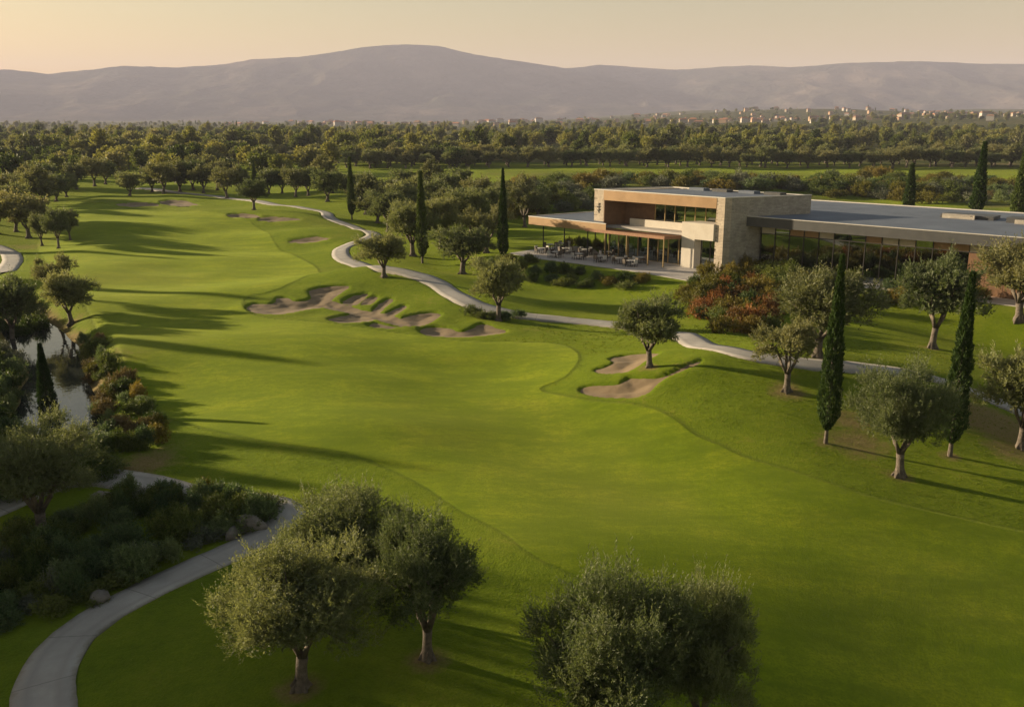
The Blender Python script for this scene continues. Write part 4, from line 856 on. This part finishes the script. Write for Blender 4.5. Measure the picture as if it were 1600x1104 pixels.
shrubs(fill([(800, 330), (860, 300), (930, 292), (1250, 300), (1330, 300), (1600, 318), (1600, 290), (1400, 272), (1250, 282), (1100, 280), (900, 280), (800, 290)], 85, 14), ['green', 'yellow', 'dark', 'green', 'yellow', 'grey'], (5., 8.5), (2.6, 4.8), 'tall %s bush on the rough ground behind the clubhouse', 'bushes behind the clubhouse', name='bush')

shrubs(fill([(800, 335), (850, 318), (930, 300), (1060, 290), (1240, 300), (1330, 306), (1420, 312), (1300, 292), (1060, 281), (900, 286), (800, 305)], 34, 22), ['green', 'yellow', 'green', 'grey'], (6., 9.), (3.5, 6.), 'very large %s bush rising right behind the clubhouse roof', 'large bushes right behind the clubhouse', name='bush')
shrubs(fill([(-30, 690), (60, 690), (170, 700), (175, 735), (120, 760), (0, 790), (-40, 790)], 22, 22), ['green', 'grey', 'dark'], (1.8, 2.8), (1.3, 2.0), '%s shrub between the creek and the big grey olive', 'shrubs between creek and grey olive')
shrubs(fill([(-20, 470), (30, 462), (62, 500), (66, 528), (40, 535), (-20, 520)], 14, 17), ['green', 'dark'], (2.2, 3.2), (2., 3.), 'tall %s shrub hiding the upper creek', 'shrubs hiding the upper creek')
shrubs(fill([(788, 348), (826, 338), (925, 328), (925, 300), (860, 300), (795, 312)], 26, 17), ['green', 'yellow', 'green', 'grey'], (4., 6.5), (2.6, 4.2), 'leafy %s bush beyond the canopy end of the clubhouse', 'bushes beyond the canopy end', name='bush')
shrubs(fill([(1250, 306), (1600, 330), (1600, 300), (1400, 286), (1250, 292)], 24, 20), ['green', 'brown', 'yellow', 'grey'], (5., 8.), (2.4, 4.2), 'broad %s bush on the slope behind the long wing roof', 'bushes behind the long wing', name='bush')
for i, (px, py, a, b, lb) in enumerate(((392, 826, .75, .5, 'large pale rock at the tip of the foreground shrub bed'), (366, 838, .5, .32, 'smaller pale rock beside the large one at the bed tip'), (160, 781, .6, .35, 'flat grey rock under the big grey olive'), (186, 776, .4, .28, 'small grey rock next to the flat one under the grey olive'), (160, 935, .55, .3, 'low rock between the shrubs and the foreground path'))):
    rg = np.random.default_rng(300 + i); t_, p_ = np.meshgrid(np.linspace(0, math.pi, 9), np.linspace(0, 2 * math.pi, 15)[:-1], indexing='ij')
    d = np.stack([np.sin(t_) * np.cos(p_), np.sin(t_) * np.sin(p_), np.cos(t_)], -1).reshape(-1, 3); ax = unit(rg.normal(size=(9, 3))); cut = rg.uniform(.62, .95, 9)
    k_ = np.min(np.where(d @ ax.T > .05, cut / np.maximum(d @ ax.T, .05), 9), 1).clip(.5, 1.15); V = d * k_[:, None] * np.array([a, a * .75, b])
    ii = np.arange(9 * 14).reshape(9, 14); jj = np.roll(ii, -1, 1); q = np.stack([ii[:-1], ii[1:], jj[1:], jj[:-1]], -1).reshape(-1, 4); x, y = hit(px, py)
    obj('rock', mesh('rock', V, q, M['rock']), None, (x, y, z1(x, y) + b * .3), i * 1.3, label=lb, cat='rock', group='rocks of the foreground bed')
# ------------------------------------------------------------------ village
wcol = [simple('village_wall_' + c, a, b_, .3, .9) for c, a, b_ in (('cream', (.28, .24, .185), (.33, .285, .23)), ('white', (.36, .34, .31), (.41, .385, .355)), ('ochre', (.36, .24, .15), (.42, .29, .19)))]
rcol = [simple('village_roof_' + c, a, b_, .5, .9) for c, a, b_ in (('terracotta', (.36, .16, .085), (.44, .21, .12)), ('brown', (.24, .14, .09), (.30, .19, .13)))]
hw = [MB().box(-6, 6, -4.5, 4.5, -3, 5.5).mesh('wall', wm) for wm in wcol]
hr = []
for rm in rcol:
    mb = MB(); mb.add([(-6.6, -5.1, 5.4), (6.6, -5.1, 5.4), (6.6, 5.1, 5.4), (-6.6, 5.1, 5.4), (-4.2, 0, 7.8), (4.2, 0, 7.8)], [(0, 1, 5, 4), (1, 2, 5), (2, 3, 4, 5), (3, 0, 4), (3, 2, 1, 0)]); hr.append(mb.mesh('roof', rm))
hwin = MB(); [hwin.box(x - .6, x + .6, -4.56, -4.5, z, z + 1.4) for x in (-4, -1.4, 1.4, 4) for z in (.8, 3.4)]; hwin_me = hwin.mesh('window', M['dark_metal'])
hz = []
for _ in range(4000):
    px = tr.uniform(1000, 1620) if tr.random() < .72 else tr.uniform(330, 1000); d = tr.uniform(1500, 3000) if px > 1000 else tr.uniform(1900, 3200)
    a = math.atan((px - 800) / FPX); x, y = d * math.sin(a), d * math.cos(a)
    if all((x - q[0]) ** 2 + (y - q[1]) ** 2 > 26 ** 2 for q in hz): hz.append((x, y))
    if len(hz) >= 230: break
for i, (x, y) in enumerate(hz):
    wi, ri_ = int(tr.integers(0, 3)), int(tr.integers(0, 2)); right = to_px(x, y, 0)[0] > 1000; s = tr.uniform(.5, .95) * (1. if right else 1.35)
    wname, rname = ('cream', 'white', 'ochre')[wi], ('terracotta', 'brown')[ri_]
    h = obj('house', None, None, (x, y, z1(x, y) + .8), tr.uniform(-.6, .6), (s * tr.uniform(1, 1.6), s, s * tr.uniform(.9, 1.5)), 'tiny far %s house with %s roof in the %s' % (wname, rname, 'hillside village' if right else 'town on the plain'), 'house', '%s %s houses %s' % (wname, rname, 'of the hillside village' if right else 'of the town on the plain'))
    obj('wall', hw[wi], h); obj('roof', hr[ri_], h)

# ------------------------------------------------------------------ trees outside the left edge that shade the foreground
for i, (x, y, s) in enumerate(((-31, 38, 1.35), (-42, 30, 1.5), (-34, 31, 1.3), (-40, 37, 1.45), (-36, 25, 1.25), (-46, 43, 1.5), (-50, 36, 1.6), (-37, 47, 1.15))):
    tree('olive_tree', OL_MID[i % 4], x, y, 6.4 * s, 6.2 * s, i * 1.1, 'olive tree standing outside the left edge, shading the foreground', 'olive tree', 'trees outside the left edge')

# cypresses on the far side of the creek, outside the left edge: their pointed shadows cross the fairway
away = np.array([-math.sin(R(SUN_AZ)), -math.cos(R(SUN_AZ))])
for i, (px, py, h, wd_) in enumerate(((335, 409, 15, 4.2), (455, 472, 16, 4.6), (492, 569, 13, 5.0), (600, 722, 13, 2.8), (455, 758, 9.5, 4.))):
    x, y = hit(px, py); q = np.array([x, y]) - away * (h / math.tan(R(SUN_EL))) * .97
    tree('cypress_tree', CYP[i % 2], float(q[0]), float(q[1]), wd_, h, i, 'broad cypress outside the left edge, casting a pointed shadow on the fairway', 'cypress', 'cypresses outside the left edge')

# ------------------------------------------------------------------ haze
hm = bpy.data.materials.new('haze_air'); hm.use_nodes = True; n = hm.node_tree.nodes; n.remove(n['Principled BSDF']); v = n.new('ShaderNodeVolumePrincipled')
v.inputs['Color'].default_value = (.66, .68, .93, 1); v.inputs['Density'].default_value = 9.2e-5; v.inputs['Anisotropy'].default_value = 0.
hm.node_tree.links.new(v.outputs[0], n['Material Output'].inputs['Volume'])
hb = MB().box(-9500, 9500, -1500, 12500, -60, 720)
hb.build('haze', hm, kind='stuff', label='thin warm evening haze over the valley')
